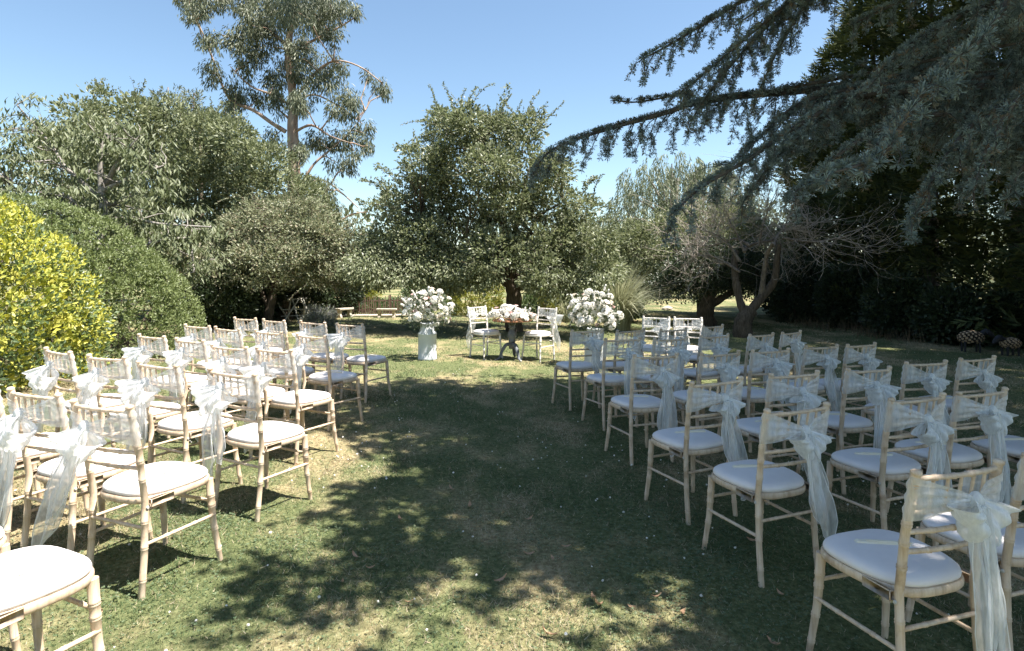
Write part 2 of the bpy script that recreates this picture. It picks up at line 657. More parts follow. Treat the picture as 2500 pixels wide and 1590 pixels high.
def shoots(C, cen, length, per, Lg, Wd, lift=.8):
    """Leafy twigs that stick out of a crown."""
    k = len(C)
    d = nrm(nrm(C - cen) * .8 + rng.normal(size=(k, 3)) * .35 + [0, 0, lift])
    t = np.tile(np.linspace(.05, 1, per), k)
    ln = rng.uniform(.5, 1.1, k) * length
    P = np.repeat(C, per, 0) + np.repeat(d * ln[:, None], per, 0) * t[:, None]
    sd = rand_unit(k * per)
    D = np.repeat(d, per, 0) * .7 + sd * .9
    Nn = rng.normal(size=(k * per, 3)) * .6 + [.25, -.35, .5]
    P = P + rng.normal(size=P.shape) * Lg * .15
    s = rng.uniform(.7, 1.2, k * per) * (1.15 - .5 * t)
    tw = [(C[i], C[i] + d[i] * ln[i]) for i in range(k)]
    return leaf_tris(P, D, Nn, Lg * s, Wd * s), tw


def wands(C, cen, length, per, Lg, Wd, lift=.6, arch=.5):
    """Long whippy shoots, each carrying two ranks of leaves."""
    parts, lines = [], []
    for c, ce in zip(C, cen):
        d = nrm(nrm(c - ce) * .9 + rng.normal(size=3) * .3 + np.array([0, 0, lift]))
        ln = length * rng.uniform(.6, 1.2)
        t = np.linspace(0, 1, per)[:, None]
        sw = np.cross(d, rand_unit(1)[0]) * rng.uniform(.05, .16) * ln
        P = c + d * ln * t + np.array([0, 0, -arch]) * ln * t ** 2.2 + sw * np.sin(t * rng.uniform(2.5, 5))
        tn = nrm(np.gradient(P, axis=0))
        lines.append(P[[0, per // 3, 2 * per // 3, per - 1]])
        k = 2
        Q = np.repeat(P, k, 0) + rng.normal(size=(per * k, 3)) * Lg * .12
        D = np.repeat(tn, k, 0) * .75 + rand_unit(per * k) * .8
        sc = rng.uniform(.75, 1.2, per * k) * np.repeat(1.1 - .45 * t[:, 0], k)
        parts.append(leaf_tris(Q, D, rng.normal(size=(per * k, 3)) * .7 + [.25, -.35, .5], Lg * sc, Wd * sc))
    return parts, lines


def cat(parts):
    V, F, n = [], [], 0
    for v, f in parts:
        V.append(v)
        F.append(f + n)
        n += len(v)
    return np.concatenate(V), np.concatenate(F)


def foliage(name, parts, mat, parent=None, kind='stuff'):
    V, F = cat(parts)
    me = fast_mesh(name, V, F)
    me.materials.append(mat)
    return link(name, me, None, parent, kind)


def curve(a, b, sag=0.0, n=5, wob=.06):
    a, b = np.asarray(a, float), np.asarray(b, float)
    t = np.linspace(0, 1, n)[:, None]
    ln = np.linalg.norm(b - a)
    w = rng.normal(size=(n, 3)) * wob * ln * np.sin(np.pi * t)
    return a + (b - a) * t + np.array([0, 0, sag]) * (4 * t * (1 - t)) + w


def limbs(mb, limb_list, n=8):
    for pts, r in limb_list:
        mb.tube(pts, r, n)


def twigs(mb, srcs, tips, r0=.02, r1=.006, sag=.1, n=4, seg=4):
    """A twig from the nearest limb point to each tip."""
    S_ = np.concatenate([np.asarray(p, float) for p, _ in srcs])
    for t in tips:
        # prefer a source point lower than the tip
        d = np.linalg.norm(S_ - t, axis=1) + np.maximum(0, S_[:, 2] - t[2]) * .8
        a = S_[d.argmin()]
        mb.tube(curve(a, t, sag * np.linalg.norm(t - a) * .4, seg), np.linspace(r0, r1, seg), n, cap=False)


def densify(pts, k=6):
    pts = np.asarray(pts, float)
    t = np.linspace(0, len(pts) - 1, (len(pts) - 1) * k + 1)
    # Catmull-Rom
    P = np.vstack([2 * pts[0] - pts[1], pts, 2 * pts[-1] - pts[-2]])
    o = []
    for v in t:
        i = min(int(v), len(pts) - 2)
        u = v - i
        p0, p1, p2, p3 = P[i:i + 4]
        o.append(.5 * (2 * p1 + (p2 - p0) * u + (2 * p0 - 5 * p1 + 4 * p2 - p3) * u * u + (3 * p1 - p0 - 3 * p2 + p3) * u ** 3))
    return np.array(o)


def limb(pts, r0, r1, k=5, knob=.0):
    p = densify(pts, k)
    r = np.linspace(r0, r1, len(p))
    if knob:
        r = r * (1 + rng.normal(size=len(p)) * knob)
    return p, r


def bush(name, label, cat_, E, n, per, cr, Lg, Wd, mat, lo=.75, stem_mat=None, group=None, up=.4, nshoot=0, shoot=.4, base=None):
    E = np.asarray(E, float)
    b = E[:, :3].mean(0) if base is None else np.asarray(base, float)
    t = empty(name, (b[0], b[1], zg(b[0])), 0, label, cat_, group)
    C_, ce = sample_ells(E, n, lo)
    ok = C_[:, 2] > zga(C_[:, 0]) + .04
    C_, ce = C_[ok], ce[ok]
    parts = [clumps(C_, ce, cr, per, Lg, Wd, up=up)]
    Ci, ci = sample_ells(E, n // 4, .3, lo)
    parts.append(clumps(Ci, ci, cr * 1.3, max(3, per // 2), Lg * 1.3, Wd * 1.4))
    if nshoot:
        idx = rng.choice(len(C_), min(nshoot, len(C_)), replace=False)
        s, tw = shoots(C_[idx], ce[idx], shoot, 8, Lg, Wd)
        parts.append(s)
    V, F = cat(parts)
    V = V - np.array(t.location)
    me = fast_mesh('leaves', V, F)
    me.materials.append(mat)
    link('leaves', me, None, t, 'stuff')
    mb = MB()
    o = np.array(t.location)
    for k in range(7):
        i = rng.integers(len(C_))
        e = C_[i] - o
        mb.tube(curve(np.array([rng.normal() * .08, rng.normal() * .08, -.02]), e * .85, 0, 5), np.linspace(.03, .008, 5), 5)
    mb.build('stems', stem_mat or M['bark'], t)
    return t


def tree(name, label, limb_list, parts, leaf_mat_, bark, tips=None, group=None, crown='crown', twr=(.025, .006), extra=None, nside=9, lines=None):
    base = limb_list[0][0][0]
    t = empty(name, tuple(base), 0, label, 'tree', group)
    o = np.asarray(base)
    mb = MB()
    limbs(mb, [limb_list[0]], nside)
    tr = mb.build('trunk', bark, t, smooth=True)
    tr.data.transform(Matrix.Translation(-Vector(o)))
    mb = MB()
    got = False
    for l in limb_list[1:]:
        mb.tube(l[0], l[1], 7)
        got = True
    if tips is not None and len(tips):
        twigs(mb, limb_list, tips, *twr)
        got = True
    if lines is not None:
        for p in lines:
            mb.tube(p, np.linspace(.009, .003, len(p)), 3, cap=False)
    if extra:
        for a, b in extra:
            mb.tube(curve(a, b, 0, 3, .03), [.008, .006, .003], 3, cap=False)
    if got:
        br = mb.build('branches', bark, t, smooth=True)
        br.data.transform(Matrix.Translation(-Vector(o)))
    V, F = cat(parts)
    me = fast_mesh(crown, V - o, F)
    me.materials.append(leaf_mat_)
    link(crown, me, None, t, 'stuff')
    return t


# ---------------------------------------------------------------- the ground
def make_lawn():
    xs = np.concatenate([[-600, -150, -40, -20, -14], np.linspace(-11, 11, 45), [14, 20, 40, 150, 600]])
    ys = np.concatenate([[-600, -100, -20, -5], np.linspace(-1, 26, 60), [30, 36, 45, 60, 100, 250, 900]])
    X, Y = np.meshgrid(xs, ys, indexing='ij')
    Z = zga(X) + .012 * np.sin(X * 1.7 + Y * .6) * np.sin(Y * 1.1 - X * .4)
    mb = MB().grid(np.stack([X, Y, Z], -1))
    return mb.build('lawn', M['lawn'], None, 'structure', smooth=True)


make_lawn()


def zgr(X, Y):
    return zga(X) + .012 * np.sin(X * 1.7 + Y * .6) * np.sin(Y * 1.1 - X * .4)


def scatter_lawn(bands, pad=1.1):
    P = []
    for d0, d1, dens in bands:
        w = .86 * d1 + pad
        n = int(2 * w * (d1 - d0) * dens)
        x = rng.uniform(-w, w, n)
        y = rng.uniform(d0, d1, n)
        k = np.abs(x) < .86 * y + pad
        P.append(np.stack([x[k], y[k]], 1))
    return np.concatenate(P)


def patch(P, s, seed):
    """Cheap smooth pattern used to thin or thicken what grows."""
    r = np.random.default_rng(seed)
    v = 0
    for k in range(6):
        a, b = r.normal(size=2) * s * (1 + .5 * k)
        v = v + np.sin(P[:, 0] * a + P[:, 1] * b + r.uniform(0, 6.28)) / (1 + .4 * k)
    return v


def make_grass():
    P2 = scatter_lawn([(1.3, 3, 9500), (3, 5, 6000), (5, 8, 2500), (8, 12, 1000), (12, 20, 300)])
    q = patch(P2, 1.6, 3)
    P2 = P2[rng.random(len(P2)) < .72 + .2 * q]
    n = len(P2)
    D = np.linalg.norm(P2, axis=1)
    P = np.stack([P2[:, 0], P2[:, 1], zgr(P2[:, 0], P2[:, 1]) - .003], 1)
    d = rng.normal(size=(n, 3)) * .75
    d[:, 2] = rng.uniform(.35, 1.1, n)
    L = rng.uniform(.014, .036, n) * (1 + .25 * patch(P2, 2.5, 5).clip(-1, 1.5)) * (1 + .03 * D)
    Wd = rng.uniform(.0022, .004, n) * (1 + .22 * np.maximum(0, D - 2))
    V, F = blade_tris(P, d, L, Wd)
    me = fast_mesh('grass', V, F)
    me.materials.append(M['grass'])
    tag(link('grass', me), 'short mown grass, green and parched, covering the lawn', 'grass', kind='stuff')


make_grass()


def make_clover():
    P2 = scatter_lawn([(1.3, 3, 3600), (3, 5, 1900), (5, 9, 330)])
    q = patch(P2, 2.2, 11)
    P2 = P2[rng.random(len(P2)) < .12 + .45 * q.clip(0, 2)]
    n = len(P2)
    h = rng.uniform(.012, .03, n)
    C_ = np.stack([P2[:, 0], P2[:, 1], zgr(P2[:, 0], P2[:, 1]) + h], 1)
    ph = rng.uniform(0, 6.28, n)
    r = rng.uniform(.0055, .0105, n)
    parts = []
    tilt = rng.normal(size=(n, 3)) * .35 + [0, 0, 1]
    for k in range(3):
        a = ph + k * 2.094
        d = np.stack([np.cos(a), np.sin(a), rng.normal(size=n) * .15], 1)
        parts.append(leaf_tris(C_, d, tilt, r, r * .95, -.12))
    foliage('clover', parts, M['clover'])
    tag(bpy.data.objects['clover'], 'low clover leaves spreading through the mown grass', 'clover', kind='stuff')


make_clover()


def ico(r):
    p = (1 + 5 ** .5) / 2
    V = nrm(np.array([(-1, p, 0), (1, p, 0), (-1, -p, 0), (1, -p, 0), (0, -1, p), (0, 1, p), (0, -1, -p), (0, 1, -p), (p, 0, -1), (p, 0, 1), (-p, 0, -1), (-p, 0, 1)], float)) * r
    F = [(0, 11, 5), (0, 5, 1), (0, 1, 7), (0, 7, 10), (0, 10, 11), (1, 5, 9), (5, 11, 4), (11, 10, 2), (10, 7, 6), (7, 1, 8), (3, 9, 4), (3, 4, 2), (3, 2, 6), (3, 6, 8), (3, 8, 9), (4, 9, 5), (2, 4, 11), (6, 2, 10), (8, 6, 7), (9, 8, 1)]
    return V, np.array(F)


def make_clover_heads():
    P2 = scatter_lawn([(1.6, 3.5, 24), (3.5, 7, 24), (7, 11, 7)])
    q = patch(P2, 1.3, 21)
    P2 = P2[rng.random(len(P2)) < .12 + .5 * q.clip(0, 2)]
    n = len(P2)
    V0, F0 = ico(1)
    z = zgr(P2[:, 0], P2[:, 1]) + rng.uniform(.022, .04, n)
    r = rng.uniform(.0045, .0085, n)
    V = (V0[None] * (1 + rng.normal(size=(n, 12, 1)) * .16)) * r[:, None, None] * [1, 1, .8] + np.stack([P2[:, 0], P2[:, 1], z], 1)[:, None]
    F = (F0[None] + np.arange(n)[:, None, None] * 12).reshape(-1, 3)
    me = fast_mesh('clover_flowers', V, F)
    me.materials.append(M['clover_head'])
    tag(link('clover_flowers', me), 'tiny white clover flowers dotted over the lawn', 'clover', kind='stuff')


make_clover_heads()


def make_fallen_leaves():
    spots = [(1061, 1155), (700, 1110), (834, 1322), (1243, 1309), (1300, 1318), (1395, 1412), (1408, 1428), (1487, 1432), (1603, 1442), (1330, 1290), (940, 1230), (870, 1350),
             (1770, 1268), (1835, 1390), (1105, 1195), (805, 1385), (1245, 1225), (1545, 1405), (1290, 1502), (1820, 1510), (960, 1430), (1180, 1372)]
    mb = MB()
    u = np.linspace(0, 1, 6)
    P = np.stack([np.stack([u * .075 - .037, s * .0125 * np.sin(np.pi * u) ** .8, .018 * (2 * u - 1) ** 2 + .006 * s * s], 1) for s in (-1, 0, 1)])
    mb.grid(P)
    me = mb.mesh('fallen_leaf', M['dead_leaf'])
    for x, y in spots:
        D = EYE * FPX / (y * 1.0382 - HZP)
        X = (x * 1.0382 - CXP) / FPX * D
        o = link('fallen_leaf', me, loc=(X, D, float(zgr(np.array(X), np.array(D))) + .018))
        o.rotation_euler = (rng.normal() * .25, rng.normal() * .25, rng.uniform(0, 6.28))
        k = rng.uniform(.55, 1.0)
        o.scale = (k, k, k)
        tag(o, 'dry tan leaf curled up on the grass of the aisle', 'leaf', 'dry leaves fallen on the aisle')


make_fallen_leaves()


# ---------------------------------------------------------------- the chairs
def bamboo(path, r0, r1, rings, n=10, bulge=1.2, dbl=True):
    """Turned bamboo-look rod: (points, radii) with paired rings at the given fractions."""
    p = np.asarray(path, float)
    seg = np.r_[0, np.cumsum(np.linalg.norm(np.diff(p, axis=0), axis=1))]
    Lt = seg[-1]
    ts = {0.0: 1.0, 1.0: 1.0}
    for q in seg[1:-1] / Lt:
        ts[float(q)] = 1.0
    e = .0042 / Lt
    for c in rings:
        offs = (-1.15, 1.15) if dbl else (0,)
        for o in offs:
            ts[c + (o - 1) * e] = 1.0
            ts[c + o * e] = bulge
            ts[c + (o + 1) * e] = 1.0
    k = np.array(sorted(t for t in ts if 0 <= t <= 1))
    pts = np.stack([np.interp(k * Lt, seg, p[:, i]) for i in range(3)], 1)
    rad = np.array([ts[t] for t in k]) * (r0 + (r1 - r0) * k)
    return pts, rad


def seat_outline(n=40, s=1.0):
    a = np.arange(n) * 2 * np.pi / n
    c, d = np.cos(a), np.sin(a)
    x = .205 * np.sign(c) * np.abs(c) ** .62
    y = .205 * np.sign(d) * np.abs(d) ** .72
    x = x * (1 + .35 * y)
    return np.stack([x * s, y * s], 1)


def rings_shape(levels, n=40, cap_top=True, cap_bot=True):
    """levels: (scale, z, dome) rings of the seat outline."""
    mb = MB()
    P = np.array([np.c_[seat_outline(n, s), np.full(n, z)] for s, z in levels])
    mb.grid(P[:, ::-1], closed_v=True)
    i = np.arange(n)
    for k, on in ((-1, cap_top), (0, cap_bot)):
        if on:
            V = np.vstack([P[k], P[k].mean(0)])
            f = np.stack([i, (i + 1) % n, np.full(n, n)], 1)
            mb.add(V, f if k == -1 else f[:, ::-1])
    return mb


def chair_meshes(m, tag_):
    """Shared meshes of one chair: list of (part name, mesh)."""
    out = []
    for s in (-1, 1):
        foot, seat, top = np.array([s * .19, -.222, 0]), np.array([s * .183, -.192, .45]), np.array([s * .197, -.268, .905])
        path = [foot, foot * .55 + seat * .45 + [0, .006, 0], seat, seat * .5 + top * .5 + [0, .008, 0], top]
        mb = MB()
        p, r = bamboo(path, .0152, .0162, [.10, .26, .39, .61, .71, .79, .875, .955], 12, 1.17)
        mb.tube(p, r, 12)
        mb.tube([top, top + [0, -.002, .004], top + [0, -.003, .010], top + [0, -.0035, .016]], [.0162, .019, .018, .0105], 12)
        out.append(('rear_post', mb.mesh('rear_post', m, True)))
        mb = MB()
        a, b = np.array([s * .205, .208, 0]), np.array([s * .178, .168, .44])
        p, r = bamboo([a, a * .5 + b * .5 - [s * .006, .006, 0], b], .0132, .0198, [.14, .40, .68, .80], 12, 1.17)
        mb.tube(p, r, 12)
        out.append(('front_leg', mb.mesh('front_leg', m, True)))
    for z, nm in ((.888, 'top_rail'), (.765, 'back_rail'), (.69, 'back_rail'), (.615, 'back_rail')):
        yb = -.192 - .076 * (z - .45) / .455
        hw = .183 + .014 * (z - .45) / .455
        u = np.linspace(-1, 1, 7)
        pts = np.stack([u * hw, yb - .018 * (1 - u * u), np.full(7, z)], 1)
        p, r = bamboo(pts, .0098, .0098, [.2, .4, .6, .8] if nm == 'top_rail' else [.25, .5, .75], 8, 1.25)
        mb = MB().tube(p, r, 8, cap=False)
        out.append((nm, mb.mesh(nm, m, True)))
    for k in range(5):
        x = (-.66 + .33 * k) * .185
        y1, y0 = -.192 - .076 * .315 / .455, -.192 - .076 * .438 / .455
        sag = .018 * (1 - (x / .19) ** 2)
        p, r = bamboo([(x, y0 - sag, .888), (x, y1 - sag, .765)], .0065, .0065, [.3, .7], 6, 1.25, False)
        out.append(('spindle', MB().tube(p, r, 6, cap=False).mesh('spindle', m, True)))
    rods = [((-.195, .185, .25), (-.186, -.205, .25)), ((.195, .185, .25), (.186, -.205, .25)),
            ((-.19, .19, .315), (.19, .19, .315)), ((-.186, -.203, .33), (.186, -.203, .33))]
    for k, (a, b) in enumerate(rods):
        p, r = bamboo([a, b], .0086, .0086, [.3, .7], 8, 1.25)
        out.append(('stretcher', MB().tube(p, r, 8, cap=False).mesh('stretcher', m, True)))
    fr = rings_shape([(.97, .424), (1.02, .428), (1.045, .436), (1.045, .454), (1.02, .4605)])
    for s in (-1, 1):
        fr.box((s * .197, -.118, .440), (.024, .12, .038))
    out.append(('seat_frame', fr.mesh('seat_frame', m, True)))
    pad = rings_shape([(.965, .459), (1.005, .466), (1.015, .475), (.995, .486), (.94, .495), (.82, .502), (.55, .5065), (.25, .508)])
    out.append(('seat_pad', pad.mesh('seat_pad', M['pad'], True)))
    mb = MB()
    for s in (-1, 1):
        a = np.array([s * .2005, -.192, .425])
        mb.tube([a, a + [s * .004, 0, 0]], [.008, .0065], 8)
    out.append(('bolt_cap', mb.mesh('bolt_cap', M['bolt'], True)))
    return out


CH = {'limed': chair_meshes(M['chair'], 'limed'), 'white': chair_meshes(M['white_chair'], 'white')}


def put_chair(x, y, rz, label, group, kind='limed'):
    t = empty('chair', (x, y, zg(x) - .004), rz, label, 'chair', group)
    t.rotation_euler = (rng.normal() * .008, rng.normal() * .008, rz)
    for nm, me in CH[kind]:
        link(nm, me, None, t)
    return t


# ---------------------------------------------------------------- organza sashes
def back_y(z):
    return -.192 - .076 * (z - .45) / .455


def sash_meshes(seed, side, tail_z=.27, blow=0.0, wide=1.0, fluff=1.0):
    """One tied sash: band round the back, knot, two loops, two tails with stitched hems."""
    r = np.random.default_rng(seed)
    kx = side * (r.uniform(.035, .10) if side < 0 else r.uniform(.02, .06))
    kz = .79 + r.uniform(-.02, .02)
    K = np.array([kx, back_y(kz) - .038, kz])
    out = []
    # band
    mb = MB()
    nv = 15
    v = np.linspace(0, 1, nv)
    for s in (-1, 1):
        zt, zb = .893 + r.uniform(-.015, .004), .745 + r.uniform(-.015, .015)
        us = np.concatenate([[-.30, -.2, -.1, -.04], np.linspace(0, 1, 15)])
        P = []
        f1, p1 = r.uniform(2.5, 4), r.uniform(0, 6)
        for u in us:
            if u < 0:
                a = -u / .3
                x = s * (.212 - .19 * max(0, a - .15) * .9)
                y = np.full(nv, .026) if a > .4 else np.full(nv, .01 + .016 * a * 2)
                z = zt + (zb - zt) * v
                yy = back_y(z) + y + .004 * np.sin(v * 19 + u * 30)
                P.append(np.stack([np.full(nv, x), yy, z], 1))
            else:
                e = u ** 1.15
                x = s * .218 + (K[0] - s * .218) * e
                half = (zt - zb) / 2 * (1 - e) ** .8 + .012
                zc = (zt + zb) / 2 * (1 - e) + K[2] * e
                z = zc + half * (1 - 2 * v)
                y = back_y(z) * (1 - e) + K[1] * e - .022 * np.sin(np.pi * min(1, u * 1.6 + .02)) * (1 - e) - .004
                y = y + .007 * (1 - abs(2 * u - 1)) * np.sin(v * 6.28 * f1 + p1 + u * 3)
                P.append(np.stack([np.full(nv, x), y, z + .003 * np.sin(v * 25 + p1)], 1))
        mb.grid(np.array(P))
    out.append(('band', mb.mesh('band', M['organza'], True), None))
    # knot
    mb = MB()
    a = np.linspace(0, np.pi, 8)
    prof = np.stack([.026 * np.sin(a) + .001, -.034 * np.cos(a)], 1)
    V = []
    n = 14
    for pr, pz in prof:
        th = np.arange(n) * 2 * np.pi / n
        rr = pr * (1 + .16 * np.sin(th * 5 + pz * 60))
        V.append(np.stack([rr * np.cos(th), rr * .8 * np.sin(th), np.full(n, pz)], 1))
    mb.grid(np.array(V) + K, closed_v=True)
    out.append(('knot', mb.mesh('knot', M['organza_dense'], True), None))
    # loops
    for s in (-1, 1):
        big = 1.2 if s == side else .85
        A = r.uniform(.10, .145) * big * fluff
        d = nrm(np.array([s * r.uniform(.55, .9) + side * .2, -r.uniform(.15, .35), -r.uniform(.35, .95)]))
        wv = nrm(np.array([-d[2] * s, -.1, d[0] * s * 1.0]))
        nn = np.cross(d, wv)
        wv, nn = nrm(wv), nrm(nn)
        t = np.linspace(0, 2 * np.pi, 27)
        vv = np.linspace(-1, 1, 17)
        ph, fr = r.uniform(0, 6), r.uniform(2.2, 3.6)
        P = []
        for q in t:
            g = math.sin(q / 2) ** 2
            c = K + d * A * g ** .75 + nn * .05 * fluff * math.sin(q) * (.3 + g)
            wdt = (.014 + .068 * fluff * g ** .8)
            cr = nn[None] * (.010 * (g + .25) * np.sin(vv * fr * 3 + ph + q * 1.3))[:, None]
            P.append(c + wv * (vv * wdt)[:, None] + cr - np.outer(vv ** 2 * g * .02, [0, 0, 1]))
        mb = MB().grid(np.array(P))
        out.append(('loop', mb.mesh('loop', M['organza_dense'], True), None))
    # tails
    for s in (-1, 1):
        L_end = tail_z + r.uniform(-.03, .04) + (r.uniform(.06, .2) if s != side else 0)
        nt, nw = 30, 13
        t = np.linspace(0, 1, nt)
        vv = np.linspace(-1, 1, nw)
        sway = r.uniform(.006, .018)
        ph = r.uniform(0, 6.28, 4)
        half = r.uniform(.050, .066) * wide
        drift = s * .018 + side * r.uniform(.005, .03) + blow
        P = []
        for q in t:
            z = K[2] - .01 - (K[2] - L_end) * q
            xc = K[0] + drift * q ** 1.3 * 1.5 + sway * math.sin(q * 5 + ph[0])
            yc = K[1] - .012 - .022 * math.sin(q * 2.4) - .016 * (s == side) + .01 * math.sin(q * 6 + ph[1]) - abs(blow) * .25 * q
            wq = half * (.30 + .70 * min(1, q * 1.5) ** .8) * (1 - .5 * max(0, q - .86) / .14)
            gather = .017 * (1 - .3 * q)
            x = xc + vv * wq
            y = yc + gather * np.sin(vv * 5.2 + ph[2] + q * 2.2) + .008 * np.sin(vv * 10 + ph[3] - q * 4)
            zz = z - max(0, q - .8) / .2 * .075 * (1 - np.abs(vv - .3 * s) ** 1.5) + .004 * np.sin(vv * 7 + q * 20)
            P.append(np.stack([x, y, zz], 1))
        P = np.array(P)
        mb = MB().grid(P)
        tail = mb.mesh('tail', M['organza_tail'], True)
        hb = MB()
        edge = np.concatenate([P[3:, 0], P[-1, 1:-1], P[3:, -1][::-1]])
        hb.tube(edge, .0021, 4, cap=False)
        hem = hb.mesh('hem', M['hem'], True)
        out.append(('tail', tail, hem))
    return out


SASH = {}
for k in range(7):
    SASH[('l', k)] = sash_meshes(100 + k, -1, [.20, .26, .17, .32, .22, .28, .15][k], [-.05, -.02, -.09, -.03, -.12, .01, -.06][k], 1.2, 1.2)
    SASH[('r', k)] = sash_meshes(200 + k, 1, [.22, .18, .26, .15, .32, .20, .24][k], [.015, .0, .03, -.02, .045, .01, -.04][k], 1.0, .95)


def put_sash(ch, key, label, group):
    t = empty('organza_bow', ch.location, ch.rotation_euler.z, label, 'sash', group)
    t.rotation_euler = ch.rotation_euler
    for nm, me, hem in SASH[key]:
        p = link(nm, me, None, t)
        if hem:
            link('hem', hem, None, p)
    return t


def fan_mesh():
    mb = MB()
    mb.box((0, 0, .0045), (.020, .215, .009), taper=.9)
    V = mb.V[0]
    V[:, 0] *= np.where(V[:, 1] > 0, 1.25, .8)
    mb.box((0, -.02, .0108), (.013, .17, .0035))
    mb.tube([(0, -.095, .009), (0, -.095, .0125)], [.0035, .003], 8)
    return mb.mesh('hand_fan', M['fan'])


FAN = fan_mesh()


def put_fan(ch, label, group, da):
    m = Matrix.Rotation(ch.rotation_euler.z, 3, 'Z')
    o = link('hand_fan', FAN, loc=Vector(ch.location) + m @ Vector((rng.uniform(-.02, .03), .03 + rng.uniform(-.02, .02), .507)))
    o.rotation_euler = (0, 0, ch.rotation_euler.z + da)
    tag(o, label, 'hand fan', group)


ROWS = {  # rows counted from the signing table; the seats of a row counted from the aisle (x, y, turn in degrees)
    'hedge': {1: [(-1.75, 7.27, -30), (-2.25, 7.41, -30), (-2.74, 7.55, -31), (-3.17, 7.74, -31)],
              2: [(-1.80, 6.07, -30), (-2.32, 6.33, -30), (-2.84, 6.56, -29), (-3.25, 6.73, -30)],
              3: [(-1.76, 5.06, -30), (-2.20, 5.20, -26), (-2.67, 5.51, -30), (-3.14, 5.73, -29)],
              4: [(-1.63, 3.98, -27), (-2.21, 4.23, -26), (-2.72, 4.50, -27), (-3.23, 4.73, -30)],
              5: [(-1.81, 3.09, -23), (-2.30, 3.30, -24), (-2.84, 3.58, -25), (-3.36, 3.86, -26)],
              6: [(-1.73, 2.08, -24), (-2.25, 2.32, -24)]},
    'cedar': {1: [(0.75, 7.13, 21), (1.26, 7.28, 26), (1.82, 7.55, 29), (2.45, 8.05, 38)],
              2: [(1.01, 6.29, 20), (1.53, 6.45, 21), (2.08, 6.79, 26), (2.69, 7.10, 29), (3.17, 7.42, 35)],
              3: [(1.08, 5.18, 20), (1.69, 5.47, 21), (2.23, 5.67, 20), (2.89, 6.11, 21), (3.38, 6.28, 26)],
              4: [(1.19, 4.07, 25), (1.86, 4.42, 18), (2.52, 4.67, 20), (3.24, 5.09, 17), (3.92, 5.45, 18)],
              5: [(1.36, 3.34, 19), (2.20, 3.65, 17), (2.75, 3.91, 20), (3.36, 4.05, 20)],
              6: [(1.50, 2.40, 15), (2.08, 2.66, 17)]}}
ORD = {1: 'front', 2: 'second', 3: 'third', 4: 'fourth', 5: 'fifth', 6: 'rearmost'}
SEAT = ['aisle seat', 'second seat from aisle', 'third seat from aisle', 'fourth seat from aisle', 'fifth seat from aisle']
nn = 0
for sd, rows in ROWS.items():
    where = 'clipped hedge side' if sd == 'hedge' else 'cedar side'
    for rw, seats in rows.items():
        for k, (x, y, a) in enumerate(seats):
            spot = '%s, %s row, %s' % (SEAT[k], ORD[rw], where)
            c = put_chair(x, y, R(a + rng.uniform(-2.5, 2.5)), 'limed wood chair with ivory pad, ' + spot, 'limed chairs in rows beside the aisle')
            put_sash(c, (sd[0] == 'h' and 'l' or 'r', (nn * 3 + rw) % 7), 'white organza bow, ' + spot, 'organza bows tied round the chair backs')
            put_fan(c, 'folded hand fan on pad, ' + spot, 'folded hand fans laid on the seats', R(90 + rng.uniform(-28, 28)) if sd == 'hedge' else R(62 + rng.uniform(-16, 16)))
            nn += 1

# chairs turned to face the guests
for x, y, a, lab, sk, who in ((-.46, 10.78, -140, 'white wood chair on the churn side of the signing table', ('r', 0), 'chair on the churn side of the signing table'),
                              (.46, 10.72, 140, 'white wood chair on the pampas side of the signing table', ('l', 1), 'chair on the pampas side of the signing table'),
                              (2.06, 9.00, 150, 'white wood chair facing guests, nearer the flowers of the outlying pair', ('l', 2), 'outlying chair nearer the flowers'),
                              (2.58, 8.96, 158, 'white wood chair facing guests, nearer the bare tree of the outlying pair', ('r', 3), 'outlying chair nearer the bare tree')):
    c = put_chair(x, y, R(a), lab, 'white chairs facing the rows', 'white')
    put_sash(c, sk, 'white organza bow on the white ' + who, 'organza bows tied round the chair backs')


# ---------------------------------------------------------------- churns, signing table, flowers
def churn(x, y, label):
    z = zg(x) - .003
    t = empty('milk_churn', (x, y, z), rng.uniform(0, 6), label, 'milk churn', 'milk churns used as vases')
    mb = MB()
    mb.lathe([(.001, .012), (.150, .012), (.158, .0), (.163, .004), (.163, .035), (.158, .045), (.158, .435), (.163, .441), (.163, .452), (.157, .46),
              (.152, .472), (.122, .53), (.118, .545), (.118, .60), (.128, .615), (.131, .628), (.124, .635), (.112, .62), (.108, .56), (.001, .50)], 28)
    mb.build('body', M['churn'], t, smooth=True)
    for s in (-1, 1):
        hb = MB()
        a = np.linspace(-.4, np.pi * .92, 9)
        pts = np.stack([s * (.140 + .035 * np.sin(a)), np.zeros(9), .505 - .05 * np.cos(a)], 1)
        hb.tube(pts, .008, 6)
        hb.build('handle', M['churn'], t, smooth=True)
    return t


def rose_mesh(m, seed, r=.04):
    q = np.random.default_rng(seed)
    mb = MB()
    for lay, (rad, h, op, n) in enumerate(((.30, .8, .2, 3), (.62, .85, .45, 5), (1.0, .7, .9, 6))):
        for k in range(n):
            a0 = k * 2 * np.pi / n + q.uniform(-.2, .2) + lay
            P = []
            for u in np.linspace(0, 1, 4):
                w = np.linspace(-1, 1, 5)
                half = 1.25 * np.pi / n * (.35 + .75 * np.sin(min(1, u * 1.1) * 1.7))
                aa = a0 + w * half
                rr = rad * (u ** .6) * (1 + op * .25 * u * u) * (1 - .10 * w * w * u)
                zz = h * u - op * .30 * u ** 3 - .12 * w * w * u + q.normal() * .03
                P.append(np.stack([rr * np.cos(aa), rr * np.sin(aa), np.broadcast_to(zz, aa.shape)], 1))
            mb.grid(np.array(P) * r)
    return mb.mesh('rose', m)


